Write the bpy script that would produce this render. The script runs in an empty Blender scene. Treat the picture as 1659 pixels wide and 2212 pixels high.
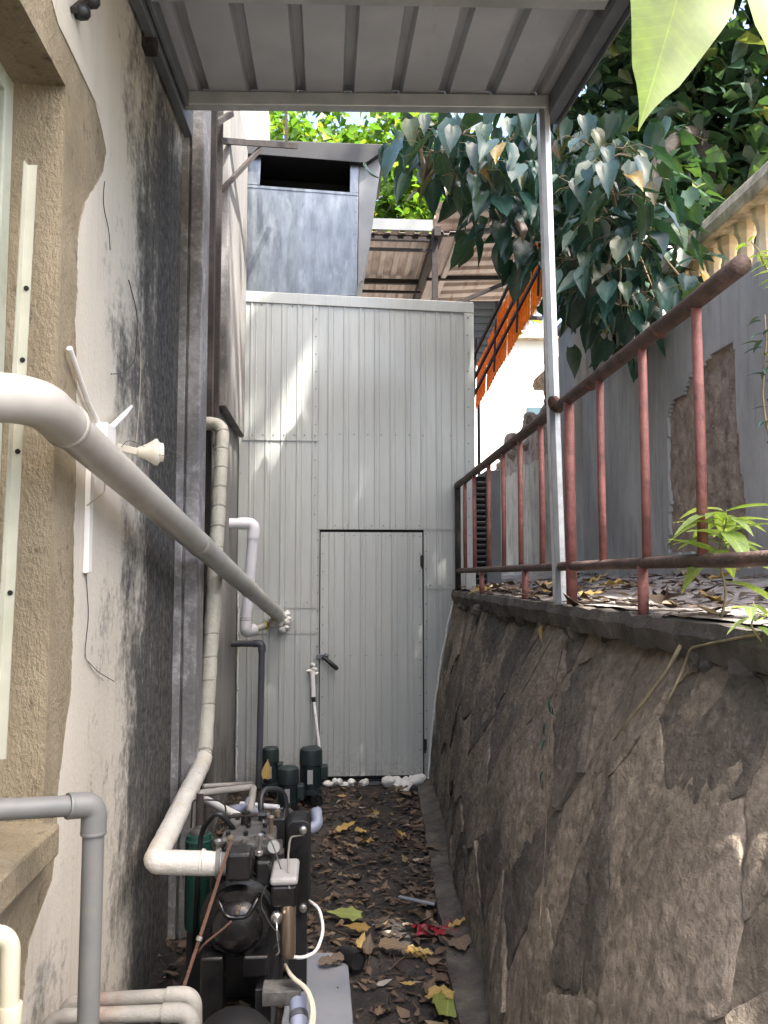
import bpy, math, random
from mathutils import Vector, Matrix, noise
random.seed(7)
rnd = random.random
def uni(a, b): return a + (b - a) * random.random()

# ------------------------------------------------------------------ camera, light, exposure
sc = bpy.context.scene
col = sc.collection
F, CX, CY, CAMH = 1790.0, 829.5, 1106.0, 1.55
PITCH, YAW = math.radians(4.28), math.radians(4.0)
cd = bpy.data.cameras.new('camera'); cam = bpy.data.objects.new('camera', cd); col.objects.link(cam)
cam.location = (0, 0, CAMH)
cam.rotation_euler = (math.pi / 2 + PITCH, 0, -YAW)
cd.sensor_fit = 'VERTICAL'; cd.sensor_height = 36.0; cd.lens = 36.0 * F / 2212.0
cd.clip_start = 0.02; cd.clip_end = 2000
sc.camera = cam
SUN_EL, SUN_AZ = math.radians(60), math.radians(138)      # azimuth clockwise from +Y (alley direction)
w = bpy.data.worlds.new('World'); sc.world = w; w.use_nodes = True
nt = w.node_tree; nt.nodes.clear()
sky = nt.nodes.new('ShaderNodeTexSky'); sky.sky_type = 'NISHITA'; sky.sun_disc = False
sky.sun_elevation = SUN_EL; sky.sun_rotation = SUN_AZ; sky.dust_density = 5.0; sky.air_density = 1.0; sky.ozone_density = 1.0
bg = nt.nodes.new('ShaderNodeBackground'); bg.inputs['Strength'].default_value = 0.15
wo = nt.nodes.new('ShaderNodeOutputWorld')
nt.links.new(sky.outputs[0], bg.inputs[0]); nt.links.new(bg.outputs[0], wo.inputs[0])
sl = bpy.data.lights.new('sun', 'SUN'); sl.energy = 4.2; sl.angle = math.radians(0.53); sl.color = (1.0, 0.95, 0.87)
so = bpy.data.objects.new('sun', sl); col.objects.link(so)
sd = Vector((math.sin(SUN_AZ) * math.cos(SUN_EL), math.cos(SUN_AZ) * math.cos(SUN_EL), math.sin(SUN_EL)))
so.rotation_euler = sd.to_track_quat('Z', 'Y').to_euler(); so.location = sd * 30
vs = sc.view_settings; vs.view_transform = 'Standard'; vs.look = 'None'; vs.gamma = 1.0; vs.exposure = 2.3
vs.use_curve_mapping = False
sc.cycles.caustics_reflective = False; sc.cycles.caustics_refractive = False; sc.cycles.max_bounces = 5; sc.cycles.diffuse_bounces = 3; sc.cycles.glossy_bounces = 3
sc.cycles.transmission_bounces = 4; sc.cycles.transparent_max_bounces = 8

# surveying helper: turns a bearing measured in the photograph into a point on a known plane of the place
_fw = Vector((math.sin(YAW) * math.cos(PITCH), math.cos(YAW) * math.cos(PITCH), math.sin(PITCH)))
_rt = Vector((math.cos(YAW), -math.sin(YAW), 0)); _up = _rt.cross(_fw)
def U(u, v, X=None, Y=None, Z=None):
    d = _fw + _rt * ((u - CX) / F) - _up * ((v - CY) / F)
    t = X / d.x if X is not None else (Y / d.y if Y is not None else (Z - CAMH) / d.z)
    return Vector((0, 0, CAMH)) + d * t

# ------------------------------------------------------------------ materials
def ramp_node(nt, stops):
    r = nt.nodes.new('ShaderNodeValToRGB'); e = r.color_ramp.elements
    while len(e) < len(stops): e.new(0.5)
    for i, (p, c) in enumerate(stops):
        e[i].position = p; e[i].color = (c[0], c[1], c[2], 1) if not isinstance(c, (int, float)) else (c, c, c, 1)
    return r
def noise_node(nt, vec, scale, detail=4, rough=0.55):
    n = nt.nodes.new('ShaderNodeTexNoise'); n.inputs['Scale'].default_value = scale
    n.inputs['Detail'].default_value = detail; n.inputs['Roughness'].default_value = rough
    nt.links.new(vec, n.inputs['Vector']); return n
def mapping(nt, stretch, coord='Object'):
    tc = nt.nodes.new('ShaderNodeTexCoord'); mp = nt.nodes.new('ShaderNodeMapping')
    mp.inputs['Scale'].default_value = stretch
    nt.links.new(tc.outputs[coord], mp.inputs['Vector']); return mp.outputs[0]
def mix_rgb(nt, fac, a, b, mode='MIX'):
    m = nt.nodes.new('ShaderNodeMix'); m.data_type = 'RGBA'; m.blend_type = mode
    if isinstance(fac, (int, float)): m.inputs['Factor'].default_value = fac
    else: nt.links.new(fac, m.inputs['Factor'])
    for s, x in (('A', a), ('B', b)):
        i = [q for q in m.inputs if q.name == s and q.type == 'RGBA'][0]
        if isinstance(x, tuple): i.default_value = (x[0], x[1], x[2], 1)
        else: nt.links.new(x, i)
    return [q for q in m.outputs if q.type == 'RGBA'][0]
MATS = {}
def mk(name, c1, c2=None, scale=6, rough=0.7, metal=0.0, bump=0.0, bscale=40, stretch=(1, 1, 1),
       dirt=None, dscale=9, dlo=0.5, dhi=0.75, dstretch=None, vary=0.0, rvar=0.0, spec=0.5, lo=0.35, hi=0.65, coat=0.0):
    m = bpy.data.materials.new(name); m.use_nodes = True; nt = m.node_tree
    b = nt.nodes['Principled BSDF']; L = nt.links
    b.inputs['Metallic'].default_value = metal; b.inputs['Roughness'].default_value = rough
    b.inputs['Specular IOR Level'].default_value = spec; b.inputs['Coat Weight'].default_value = coat
    vec = mapping(nt, stretch)
    n = noise_node(nt, vec, scale, 6, 0.6)
    r = ramp_node(nt, [(lo, c1), (hi, c2 or c1)]); L.new(n.outputs['Fac'], r.inputs[0])
    c = r.outputs[0]
    if dirt:
        dv = mapping(nt, dstretch or stretch)
        dn = noise_node(nt, dv, dscale, 8, 0.65)
        dr = ramp_node(nt, [(dlo, 0.0), (dhi, 1.0)]); L.new(dn.outputs['Fac'], dr.inputs[0])
        c = mix_rgb(nt, dr.outputs[0], c, dirt)
    if vary:
        oi = nt.nodes.new('ShaderNodeObjectInfo'); mr = nt.nodes.new('ShaderNodeMapRange')
        mr.inputs['To Min'].default_value = 1 - vary; mr.inputs['To Max'].default_value = 1 + vary
        L.new(oi.outputs['Random'], mr.inputs['Value'])
        hs = nt.nodes.new('ShaderNodeHueSaturation'); L.new(mr.outputs[0], hs.inputs['Value']); L.new(c, hs.inputs['Color']); c = hs.outputs[0]
    L.new(c, b.inputs['Base Color'])
    if rvar:
        rr = nt.nodes.new('ShaderNodeMapRange'); rr.inputs['To Min'].default_value = max(0.03, rough - rvar); rr.inputs['To Max'].default_value = min(1, rough + rvar)
        L.new(n.outputs['Fac'], rr.inputs['Value']); L.new(rr.outputs[0], b.inputs['Roughness'])
    if bump:
        bn = noise_node(nt, vec, bscale, 6, 0.65); bp = nt.nodes.new('ShaderNodeBump')
        bp.inputs['Strength'].default_value = bump; bp.inputs['Distance'].default_value = 0.02
        L.new(bn.outputs['Fac'], bp.inputs['Height']); L.new(bp.outputs[0], b.inputs['Normal'])
    MATS[name] = m; return m
def mk_leaf(name, stops, trans=0.4, rough=0.4, attr=False, tcol=None, vein=0.0014):
    m = bpy.data.materials.new(name); m.use_nodes = True; nt = m.node_tree; L = nt.links
    b = nt.nodes['Principled BSDF']; out = nt.nodes['Material Output']
    b.inputs['Roughness'].default_value = rough
    if attr:
        a = nt.nodes.new('ShaderNodeAttribute'); a.attribute_name = 'tint'; val = a.outputs['Fac']
    else:
        a = nt.nodes.new('ShaderNodeObjectInfo'); val = a.outputs['Random']
    r = ramp_node(nt, stops); L.new(val, r.inputs[0])
    n = noise_node(nt, mapping(nt, (1, 1, 1)), 30, 5, 0.6)
    rr = ramp_node(nt, [(0.3, 0.72), (0.7, 1.15)]); L.new(n.outputs['Fac'], rr.inputs[0])
    c = mix_rgb(nt, 1.0, r.outputs[0], rr.outputs[0], 'MULTIPLY')
    if not attr:
        tc = nt.nodes.new('ShaderNodeTexCoord'); sp = nt.nodes.new('ShaderNodeSeparateXYZ'); L.new(tc.outputs['Object'], sp.inputs[0])
        ab = nt.nodes.new('ShaderNodeMath'); ab.operation = 'ABSOLUTE'; L.new(sp.outputs['X'], ab.inputs[0])
        lt = nt.nodes.new('ShaderNodeMath'); lt.operation = 'LESS_THAN'; L.new(ab.outputs[0], lt.inputs[0]); lt.inputs[1].default_value = vein
        # side veins: slanted thin lines
        sb = nt.nodes.new('ShaderNodeMath'); sb.operation = 'MULTIPLY_ADD'; L.new(ab.outputs[0], sb.inputs[0]); sb.inputs[1].default_value = -0.8; L.new(sp.outputs['Y'], sb.inputs[2])
        fr = nt.nodes.new('ShaderNodeMath'); fr.operation = 'PINGPONG'; L.new(sb.outputs[0], fr.inputs[0]); fr.inputs[1].default_value = vein * 9
        l2 = nt.nodes.new('ShaderNodeMath'); l2.operation = 'LESS_THAN'; L.new(fr.outputs[0], l2.inputs[0]); l2.inputs[1].default_value = vein * 0.7
        mxm = nt.nodes.new('ShaderNodeMath'); mxm.operation = 'MAXIMUM'; L.new(lt.outputs[0], mxm.inputs[0])
        h2 = nt.nodes.new('ShaderNodeMath'); h2.operation = 'MULTIPLY'; L.new(l2.outputs[0], h2.inputs[0]); h2.inputs[1].default_value = 0.5; L.new(h2.outputs[0], mxm.inputs[1])
        vf = nt.nodes.new('ShaderNodeMath'); vf.operation = 'MULTIPLY'; L.new(mxm.outputs[0], vf.inputs[0]); vf.inputs[1].default_value = 0.45
        c = mix_rgb(nt, vf.outputs[0], c, mix_rgb(nt, 1.0, c, (2.0, 1.9, 1.6), 'MULTIPLY'))
    L.new(c, b.inputs['Base Color'])
    if trans:
        t = nt.nodes.new('ShaderNodeBsdfTranslucent')
        c2 = mix_rgb(nt, 1.0, c, tcol or (1.6, 1.7, 0.6), 'MULTIPLY'); L.new(c2, t.inputs['Color'])
        mx = nt.nodes.new('ShaderNodeMixShader'); mx.inputs[0].default_value = trans
        L.new(b.outputs[0], mx.inputs[1]); L.new(t.outputs[0], mx.inputs[2]); L.new(mx.outputs[0], out.inputs['Surface'])
    MATS[name] = m; return m

# ------------------------------------------------------------------ mesh helpers
BASE = {}
class MB:
    def __init__(s): s.v = []; s.f = []; s.t = None
    def add(s, vs, fs):
        k = len(s.v); s.v += [tuple(p) for p in vs]; s.f += [tuple(i + k for i in f) for f in fs]; return s
    def box(s, a, b):
        x0, y0, z0 = a; x1, y1, z1 = b
        return s.add([(x0,y0,z0),(x1,y0,z0),(x1,y1,z0),(x0,y1,z0),(x0,y0,z1),(x1,y0,z1),(x1,y1,z1),(x0,y1,z1)],
                     [(0,3,2,1),(4,5,6,7),(0,1,5,4),(1,2,6,5),(2,3,7,6),(3,0,4,7)])
    def bar(s, p, q, w, h, up=(0, 0, 1)):
        p, q = Vector(p), Vector(q); d = (q - p).normalized(); up = Vector(up)
        if abs(d.dot(up)) > 0.98: up = Vector((0, 1, 0))
        r = d.cross(up).normalized(); u = r.cross(d)
        vs = []
        for c in (p, q):
            for a, b in ((-1,-1),(1,-1),(1,1),(-1,1)): vs.append(c + r * (a * w / 2) + u * (b * h / 2))
        return s.add(vs, [(0,1,2,3),(7,6,5,4),(0,4,5,1),(1,5,6,2),(2,6,7,3),(3,7,4,0)])
    def tube(s, path, r, n=14, cap=True, wob=0.0):
        P = [Vector(p) for p in path]; m = len(P)
        R = r if isinstance(r, (list, tuple)) else [r] * m
        t0 = (P[1] - P[0]).normalized(); a = Vector((0, 0, 1)) if abs(t0.z) < 0.9 else Vector((1, 0, 0))
        nx = t0.cross(a).normalized(); vs = []; fs = []
        for i in range(m):
            t = (P[min(i+1, m-1)] - P[max(i-1, 0)]).normalized()
            nx = (nx - t * nx.dot(t)).normalized(); ny = t.cross(nx)
            for k in range(n):
                an = 2 * math.pi * k / n
                rr = R[i] * (1 + (wob * noise.noise(P[i] * 14 + Vector((k, 0, 0))) if wob else 0))
                vs.append(P[i] + (nx * math.cos(an) + ny * math.sin(an)) * rr)
        for i in range(m - 1):
            for k in range(n):
                fs.append((i*n+k, i*n+(k+1)%n, (i+1)*n+(k+1)%n, (i+1)*n+k))
        if cap: fs += [tuple(range(n-1, -1, -1)), tuple((m-1)*n+k for k in range(n))]
        return s.add(vs, fs)
    def lathe(s, o, prof, axis=(0, 0, 1), n=24):
        o = Vector(o); ax = Vector(axis).normalized()
        a = Vector((0, 0, 1)) if abs(ax.z) < 0.9 else Vector((1, 0, 0))
        nx = ax.cross(a).normalized(); ny = ax.cross(nx); vs = []; fs = []
        for (r, h) in prof:
            for k in range(n):
                an = 2 * math.pi * k / n
                vs.append(o + ax * h + (nx * math.cos(an) + ny * math.sin(an)) * max(r, 1e-4))
        for i in range(len(prof) - 1):
            for k in range(n): fs.append((i*n+k, i*n+(k+1)%n, (i+1)*n+(k+1)%n, (i+1)*n+k))
        fs += [tuple(range(n-1, -1, -1)), tuple((len(prof)-1)*n+k for k in range(n))]
        return s.add(vs, fs)
    def prism(s, poly, d):          # closed polygon extruded by vector d
        P = [Vector(p) for p in poly]; d = Vector(d); n = len(P)
        return s.add(P + [p + d for p in P], [tuple(range(n-1, -1, -1)), tuple(range(n, 2*n))] + [(i, (i+1)%n, n+(i+1)%n, n+i) for i in range(n)])
def rpath(pts, rad, seg=7):
    P = [Vector(p) for p in pts]; out = [P[0]]
    R = rad if isinstance(rad, (list, tuple)) else [rad] * len(P)
    for i in range(1, len(P) - 1):
        a = (P[i-1] - P[i]); b = (P[i+1] - P[i]); l = min(R[i], a.length * 0.48, b.length * 0.48)
        a.normalize(); b.normalize(); s, e = P[i] + a * l, P[i] + b * l
        for k in range(seg + 1):
            t = k / seg; out.append(s * (1-t)**2 + P[i] * 2*t*(1-t) + e * t*t)
    out.append(P[-1]); return out
def obj(name, mb, mat, parent=None, smooth=False, bevel=0, label=None, seg=2):
    me = bpy.data.meshes.new(name)
    if parent is not None: base = BASE[parent.name]
    else:
        xs = [p[0] for p in mb.v]; ys = [p[1] for p in mb.v]; zs = [p[2] for p in mb.v]
        base = Vector(((min(xs)+max(xs))/2, (min(ys)+max(ys))/2, min(zs)))
    me.from_pydata([(p[0]-base.x, p[1]-base.y, p[2]-base.z) for p in mb.v], [], mb.f); me.update()
    me.materials.append(MATS[mat])
    if smooth:
        me.polygons.foreach_set('use_smooth', [True] * len(me.polygons))
    if mb.t:
        at = me.attributes.new('tint', 'FLOAT', 'POINT'); at.data.foreach_set('value', mb.t)
    o = bpy.data.objects.new(name, me); col.objects.link(o)
    if parent is not None: o.parent = parent
    else: o.location = base
    BASE[o.name] = base
    if bevel:
        b = o.modifiers.new('bevel', 'BEVEL'); b.width = bevel; b.segments = seg; b.limit_method = 'ANGLE'; b.angle_limit = math.radians(40)
    if smooth == 'auto':
        e = o.modifiers.new('edges', 'EDGE_SPLIT'); e.split_angle = math.radians(38)
    if label: o['label'] = label
    return o
def tag(o, label, cat, group=None, kind=None):
    o['label'] = label; o['category'] = cat
    if group: o['group'] = group
    if kind: o['kind'] = kind
    return o
def thing(name, loc, label, cat, group=None):
    o = bpy.data.objects.new(name, None); col.objects.link(o); o.location = loc
    o.empty_display_size = 0.1; BASE[o.name] = Vector(loc); return tag(o, label, cat, group)
def struct(o, label=None, kind='structure'):
    o['kind'] = kind
    if label: o['label'] = label
    return o
def inst(name, me, parent, M):
    o = bpy.data.objects.new(name, me); col.objects.link(o)
    if parent is not None:
        o.parent = parent; M = Matrix.Translation(-BASE[parent.name]) @ M
    o.matrix_local = M; return o
def mesh_of(name, vs, fs, mat, smooth=True):
    me = bpy.data.meshes.new(name); me.from_pydata([tuple(v) for v in vs], [], fs); me.update(); me.materials.append(MATS[mat])
    if smooth: me.polygons.foreach_set('use_smooth', [True] * len(me.polygons))
    return me

# ------------------------------------------------------------------ material library
mk('soil', (0.022,0.019,0.017), (0.060,0.050,0.042), 7, 0.95, bump=0.9, bscale=45, dirt=(0.018,0.016,0.014), dscale=3)
mk('terrace_soil', (0.24,0.215,0.195), (0.42,0.38,0.35), 7, 0.95, bump=0.8, bscale=40, dirt=(0.10,0.085,0.072), dscale=4)
mk('far_ground', (0.10,0.09,0.075), (0.16,0.14,0.11), 1.5, 0.95)
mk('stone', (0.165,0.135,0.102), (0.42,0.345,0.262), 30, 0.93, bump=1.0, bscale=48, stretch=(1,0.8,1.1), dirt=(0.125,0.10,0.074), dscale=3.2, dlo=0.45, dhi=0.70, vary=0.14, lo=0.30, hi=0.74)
mk('stone_dark_shade', (0.085,0.070,0.056), (0.23,0.19,0.148), 30, 0.93, bump=1.0, bscale=48, stretch=(1,0.8,1.1), dirt=(0.055,0.047,0.038), dscale=3.2, dlo=0.45, dhi=0.72, vary=0.16, lo=0.30, hi=0.74)  # darker stones, also used to paint shade into the wall's far end
mk('mortar', (0.14,0.115,0.084), (0.37,0.305,0.225), 26, 0.95, bump=1.0, bscale=60, stretch=(1,0.8,1.1), dirt=(0.10,0.08,0.06), dscale=4, dlo=0.45, dhi=0.75)
mk('coping', (0.07,0.06,0.052), (0.16,0.14,0.115), 9, 0.95, bump=1.0, bscale=50, dirt=(0.035,0.032,0.026), dscale=7)
mk('render_sand', (0.235,0.195,0.125), (0.37,0.31,0.215), 5, 0.92, bump=0.8, bscale=80, stretch=(1,1,0.6), dirt=(0.10,0.08,0.055), dscale=22, dlo=0.58, dhi=0.72)
mk('steel_sheet', (0.38,0.40,0.385), (0.435,0.452,0.43), 3, 0.2, stretch=(1.5,1.5,0.35), dirt=(0.315,0.33,0.32), dscale=5, dlo=0.5, dhi=0.9, dstretch=(9,9,0.6), rvar=0.06, spec=0.6, bump=0.22, bscale=2.2)
def add_splash(name, h, colr):
    # mud splashed up from the soil: ragged, strongest at the very foot
    m = MATS[name]; nt = m.node_tree; L = nt.links; b = nt.nodes['Principled BSDF']
    src = b.inputs['Base Color'].links[0].from_socket
    tc = nt.nodes.new('ShaderNodeTexCoord'); sp = nt.nodes.new('ShaderNodeSeparateXYZ'); L.new(tc.outputs['Object'], sp.inputs[0])
    mr = nt.nodes.new('ShaderNodeMapRange'); mr.inputs['From Min'].default_value = h; mr.inputs['From Max'].default_value = 0.0; L.new(sp.outputs['Z'], mr.inputs['Value'])
    n = noise_node(nt, tc.outputs['Object'], 34, 8, 0.7); mu = nt.nodes.new('ShaderNodeMath'); mu.operation = 'MULTIPLY_ADD'
    L.new(n.outputs['Fac'], mu.inputs[0]); mu.inputs[1].default_value = 2.4; mu.inputs[2].default_value = -1.75
    ad = nt.nodes.new('ShaderNodeMath'); ad.operation = 'ADD'; ad.use_clamp = True; L.new(mu.outputs[0], ad.inputs[0]); L.new(mr.outputs[0], ad.inputs[1])
    m2 = nt.nodes.new('ShaderNodeMath'); m2.operation = 'MULTIPLY'; L.new(ad.outputs[0], m2.inputs[0]); m2.inputs[1].default_value = 0.6
    L.new(mix_rgb(nt, m2.outputs[0], src, colr), b.inputs['Base Color'])
add_splash('steel_sheet', 0.5, (0.17, 0.15, 0.12))
mk('canopy_sheet', (0.44,0.46,0.49), (0.54,0.56,0.585), 3, 0.5, dirt=(0.40,0.30,0.17), dscale=4, dlo=0.63, dhi=0.85, dstretch=(7,0.6,1))
mk('canopy_steel', (0.36,0.38,0.38), (0.50,0.52,0.50), 5, 0.42, metal=0.45, dirt=(0.20,0.12,0.07), dscale=8, dlo=0.66, dhi=0.8)
mk('canopy_dark', (0.13,0.145,0.155), (0.19,0.205,0.215), 5, 0.5, metal=0.3)
mk('zinc', (0.12,0.133,0.145), (0.19,0.208,0.225), 16, 0.38, metal=0.9, rvar=0.1, stretch=(1.4,1,0.35), dirt=(0.26,0.285,0.31), dscale=7, dlo=0.56, dhi=0.8, dstretch=(1.6,1,0.6), bump=0.1, bscale=5)
mk('post_steel', (0.60,0.62,0.63), (0.74,0.76,0.76), 8, 0.4, metal=0.6, dirt=(0.42,0.42,0.40), dscale=14)
mk('black_hole', (0.006,0.006,0.007), None, 5, 0.9)
mk('pvc_white', (0.37,0.352,0.315), (0.47,0.455,0.42), 5, 0.3, dirt=(0.28,0.24,0.185), dscale=6, dlo=0.52, dhi=0.9)
mk('pvc_cream', (0.54,0.50,0.37), (0.64,0.60,0.46), 6, 0.35, dirt=(0.45,0.38,0.24), dscale=6, dlo=0.6, dhi=0.9)
mk('pvc_lilac', (0.66,0.66,0.72), (0.76,0.76,0.80), 5, 0.32, dirt=(0.50,0.48,0.46), dscale=6, dlo=0.6)
mk('pvc_grey', (0.135,0.14,0.14), (0.18,0.18,0.172), 6, 0.45, dirt=(0.21,0.19,0.155), dscale=12, dlo=0.55, dhi=0.85)
mk('pvc_dark', (0.055,0.06,0.075), (0.085,0.09,0.105), 6, 0.42)
mk('pipe_dusty', (0.17,0.165,0.145), (0.27,0.26,0.235), 6, 0.7, bump=0.25, bscale=60, dirt=(0.18,0.095,0.065), dscale=7, dlo=0.55, dhi=0.75)
mk('wrap', (0.36,0.35,0.285), (0.50,0.48,0.41), 6, 0.6, bump=0.4, bscale=30, dirt=(0.34,0.32,0.26), dscale=9, dlo=0.5)
mk('wrap_clean', (0.48,0.47,0.43), (0.60,0.585,0.54), 6, 0.55, bump=0.35, bscale=25, dirt=(0.50,0.43,0.27), dscale=5, dlo=0.52)
mk('tape_dark', (0.20,0.19,0.155), (0.32,0.30,0.25), 12, 0.7)
mk('black_cast', (0.005,0.005,0.0055), (0.013,0.013,0.0135), 7, 0.24, dirt=(0.055,0.05,0.045), dscale=10, dlo=0.6, dhi=0.85, bump=0.15, bscale=40, rvar=0.1)
mk('dusty_cast', (0.025,0.024,0.023), (0.15,0.145,0.138), 11, 0.7, bump=0.3, bscale=40, dirt=(0.03,0.03,0.03), dscale=9)
mk('black_paint', (0.008,0.0085,0.009), (0.017,0.017,0.018), 6, 0.5, dirt=(0.04,0.037,0.034), dscale=5, dlo=0.58)
mk('motor_green', (0.010,0.018,0.020), (0.018,0.030,0.031), 7, 0.5, dirt=(0.08,0.08,0.07), dscale=8, dlo=0.6)
mk('tank_green', (0.008,0.042,0.032), (0.013,0.060,0.046), 4, 0.42, dirt=(0.025,0.045,0.038), dscale=7)
mk('nickel', (0.45,0.44,0.42), (0.62,0.60,0.57), 8, 0.3, metal=0.9)
mk('oily_steel', (0.28,0.21,0.15), (0.45,0.37,0.29), 5, 0.28, metal=0.75, stretch=(5,5,0.4))
mk('pale_box', (0.26,0.26,0.26), (0.42,0.41,0.40), 9, 0.7, dirt=(0.2,0.2,0.19), dscale=9)
mk('rust', (0.075,0.04,0.03), (0.15,0.075,0.05), 14, 0.85, bump=0.5, bscale=70)
mk('rust_dark', (0.014,0.011,0.010), (0.034,0.025,0.022), 14, 0.85, bump=0.4, bscale=70)
mk('rail_rust', (0.06,0.040,0.034), (0.14,0.085,0.068), 12, 0.7, bump=0.6, bscale=60, dirt=(0.045,0.03,0.025), dscale=8, dlo=0.5)
mk('primer_red', (0.19,0.070,0.062), (0.29,0.115,0.10), 14, 0.55, bump=0.35, bscale=60, dirt=(0.10,0.05,0.04), dscale=18, dlo=0.52, vary=0.08)
mk('grey_render', (0.27,0.27,0.26), (0.43,0.425,0.41), 3, 0.9, bump=0.3, bscale=50, stretch=(1,1,0.4), dirt=(0.17,0.17,0.16), dscale=5, dlo=0.5, dhi=0.85, dstretch=(4,4,0.5))
mk('rubble', (0.24,0.18,0.14), (0.44,0.35,0.275), 9, 0.95, bump=1.0, bscale=45, dirt=(0.09,0.07,0.055), dscale=10)
mk('cream_paint', (0.62,0.50,0.32), (0.74,0.62,0.43), 4, 0.75, dirt=(0.32,0.26,0.18), dscale=9, dlo=0.58, dhi=0.85, bump=0.2)
mk('cap_grime', (0.26,0.22,0.16), (0.60,0.51,0.37), 9, 0.9, bump=0.5, bscale=40)
mk('old_cream', (0.36,0.31,0.23), (0.52,0.46,0.36), 3, 0.9, dirt=(0.10,0.085,0.065), dscale=5, dlo=0.5, dhi=0.8, dstretch=(2,2,0.6), bump=0.4, bscale=30)
mk('brown_sheet', (0.40,0.33,0.29), (0.55,0.47,0.42), 2, 0.7, dirt=(0.20,0.10,0.06), dscale=4, dlo=0.52, dhi=0.75, dstretch=(3,0.4,1))
mk('grey_sheet', (0.15,0.16,0.165), (0.21,0.22,0.225), 4, 0.5)
mk('white_house', (0.75,0.74,0.72), (0.82,0.81,0.79), 2, 0.8)
mk('teal_pane', (0.04,0.075,0.09), (0.07,0.12,0.14), 2, 0.15)
mk('glass_dark', (0.02,0.025,0.024), (0.03,0.035,0.033), 2, 0.08)
mk('frame_pale', (0.42,0.46,0.38), (0.52,0.56,0.47), 4, 0.55, dirt=(0.28,0.28,0.2), dscale=8)
mk('strip_white', (0.38,0.39,0.31), (0.50,0.50,0.42), 5, 0.45, dirt=(0.40,0.36,0.25), dscale=12, dlo=0.62)
mk('plastic_white', (0.74,0.73,0.70), (0.80,0.79,0.76), 5, 0.4, dirt=(0.5,0.46,0.38), dscale=14, dlo=0.6)
mk('ceramic', (0.66,0.62,0.50), (0.76,0.73,0.62), 8, 0.35, dirt=(0.4,0.34,0.24), dscale=15, dlo=0.6)
mk('foam', (0.68,0.67,0.62), (0.80,0.79,0.75), 20, 0.8, bump=0.7, bscale=45)
mk('wire_dark', (0.03,0.03,0.03), (0.06,0.055,0.05), 5, 0.5)
mk('wire_tan', (0.40,0.34,0.26), (0.50,0.44,0.36), 5, 0.5)
mk('cable_white', (0.72,0.70,0.68), (0.80,0.79,0.77), 5, 0.4)
mk('cable_cream', (0.52,0.47,0.36), (0.60,0.55,0.44), 5, 0.4)
mk('slab_grey', (0.19,0.205,0.23), (0.26,0.275,0.30), 4, 0.75, dirt=(0.22,0.215,0.21), dscale=8, dlo=0.55)
mk('red_plastic', (0.20,0.012,0.02), (0.34,0.03,0.045), 9, 0.3)
mk('bark', (0.045,0.038,0.03), (0.10,0.085,0.068), 10, 0.95, bump=0.9, bscale=30)
mk('twig', (0.15,0.12,0.07), (0.26,0.21,0.12), 20, 0.8)
mk('twig_brown', (0.055,0.04,0.03), (0.13,0.10,0.075), 20, 0.9)
mk('brass', (0.45,0.33,0.10), (0.55,0.42,0.16), 6, 0.35, metal=0.8)
mk('black_rubber', (0.010,0.012,0.013), (0.02,0.022,0.024), 6, 0.5)
mk('blue_hose', (0.22,0.25,0.34), (0.30,0.33,0.42), 6, 0.4)
mk('dark_pipe_hose', (0.05,0.055,0.065), (0.085,0.09,0.10), 6, 0.5)
mk('plate', (0.5,0.5,0.5), (0.62,0.62,0.62), 10, 0.35, metal=0.5)
mk_leaf('leaf_tree', [(0.0,(0.022,0.060,0.050)),(0.45,(0.034,0.082,0.066)),(0.80,(0.050,0.105,0.078)),(0.94,(0.07,0.105,0.045)),(0.975,(0.22,0.15,0.12)),(1.0,(0.36,0.25,0.04))], 0.14, 0.26)
mk_leaf('foliage_teal', [(0.0,(0.014,0.040,0.030)),(0.6,(0.028,0.066,0.048)),(0.97,(0.05,0.09,0.05)),(1.0,(0.2,0.17,0.06))], 0.14, 0.28, attr=True)
mk_leaf('foliage_dark', [(0.0,(0.020,0.045,0.026)),(0.6,(0.04,0.085,0.048)),(0.93,(0.07,0.12,0.05)),(1.0,(0.2,0.19,0.06))], 0.25, 0.33, attr=True)
mk_leaf('foliage_bright', [(0.0,(0.05,0.11,0.025)),(0.6,(0.09,0.18,0.03)),(0.92,(0.17,0.24,0.04)),(1.0,(0.40,0.30,0.04))], 0.5, 0.4, attr=True)
mk_leaf('leaf_lime', [(0.0,(0.15,0.23,0.02)),(1.0,(0.20,0.28,0.03))], 0.6, 0.4, tcol=(1.5,1.6,0.7), vein=0.0009)
mk_leaf('leaf_weed', [(0.0,(0.22,0.33,0.09)),(1.0,(0.36,0.45,0.18))], 0.4, 0.35, vein=0.012)
mk_leaf('litter_brown', [(0.0,(0.035,0.025,0.018)),(0.5,(0.10,0.065,0.04)),(0.85,(0.15,0.10,0.062)),(0.96,(0.24,0.17,0.08)),(1.0,(0.36,0.34,0.30))], 0.0, 0.7, attr=True)
mk_leaf('fallen_yellow', [(0.0,(0.32,0.20,0.05)),(1.0,(0.46,0.33,0.11))], 0.1, 0.55, vein=0.012)
mk_leaf('fallen_brown', [(0.0,(0.085,0.060,0.040)),(0.6,(0.14,0.10,0.065)),(1.0,(0.23,0.165,0.10))], 0.0, 0.65, vein=0.012)
mk_leaf('fallen_green', [(0.0,(0.16,0.20,0.04)),(1.0,(0.26,0.29,0.08))], 0.1, 0.5, vein=0.012)
mk_leaf('orange_sheet', [(0.0,(0.70,0.25,0.02)),(1.0,(0.78,0.36,0.05))], 0.6, 0.4, tcol=(1.3,1.25,1.0), vein=0.0)

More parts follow.
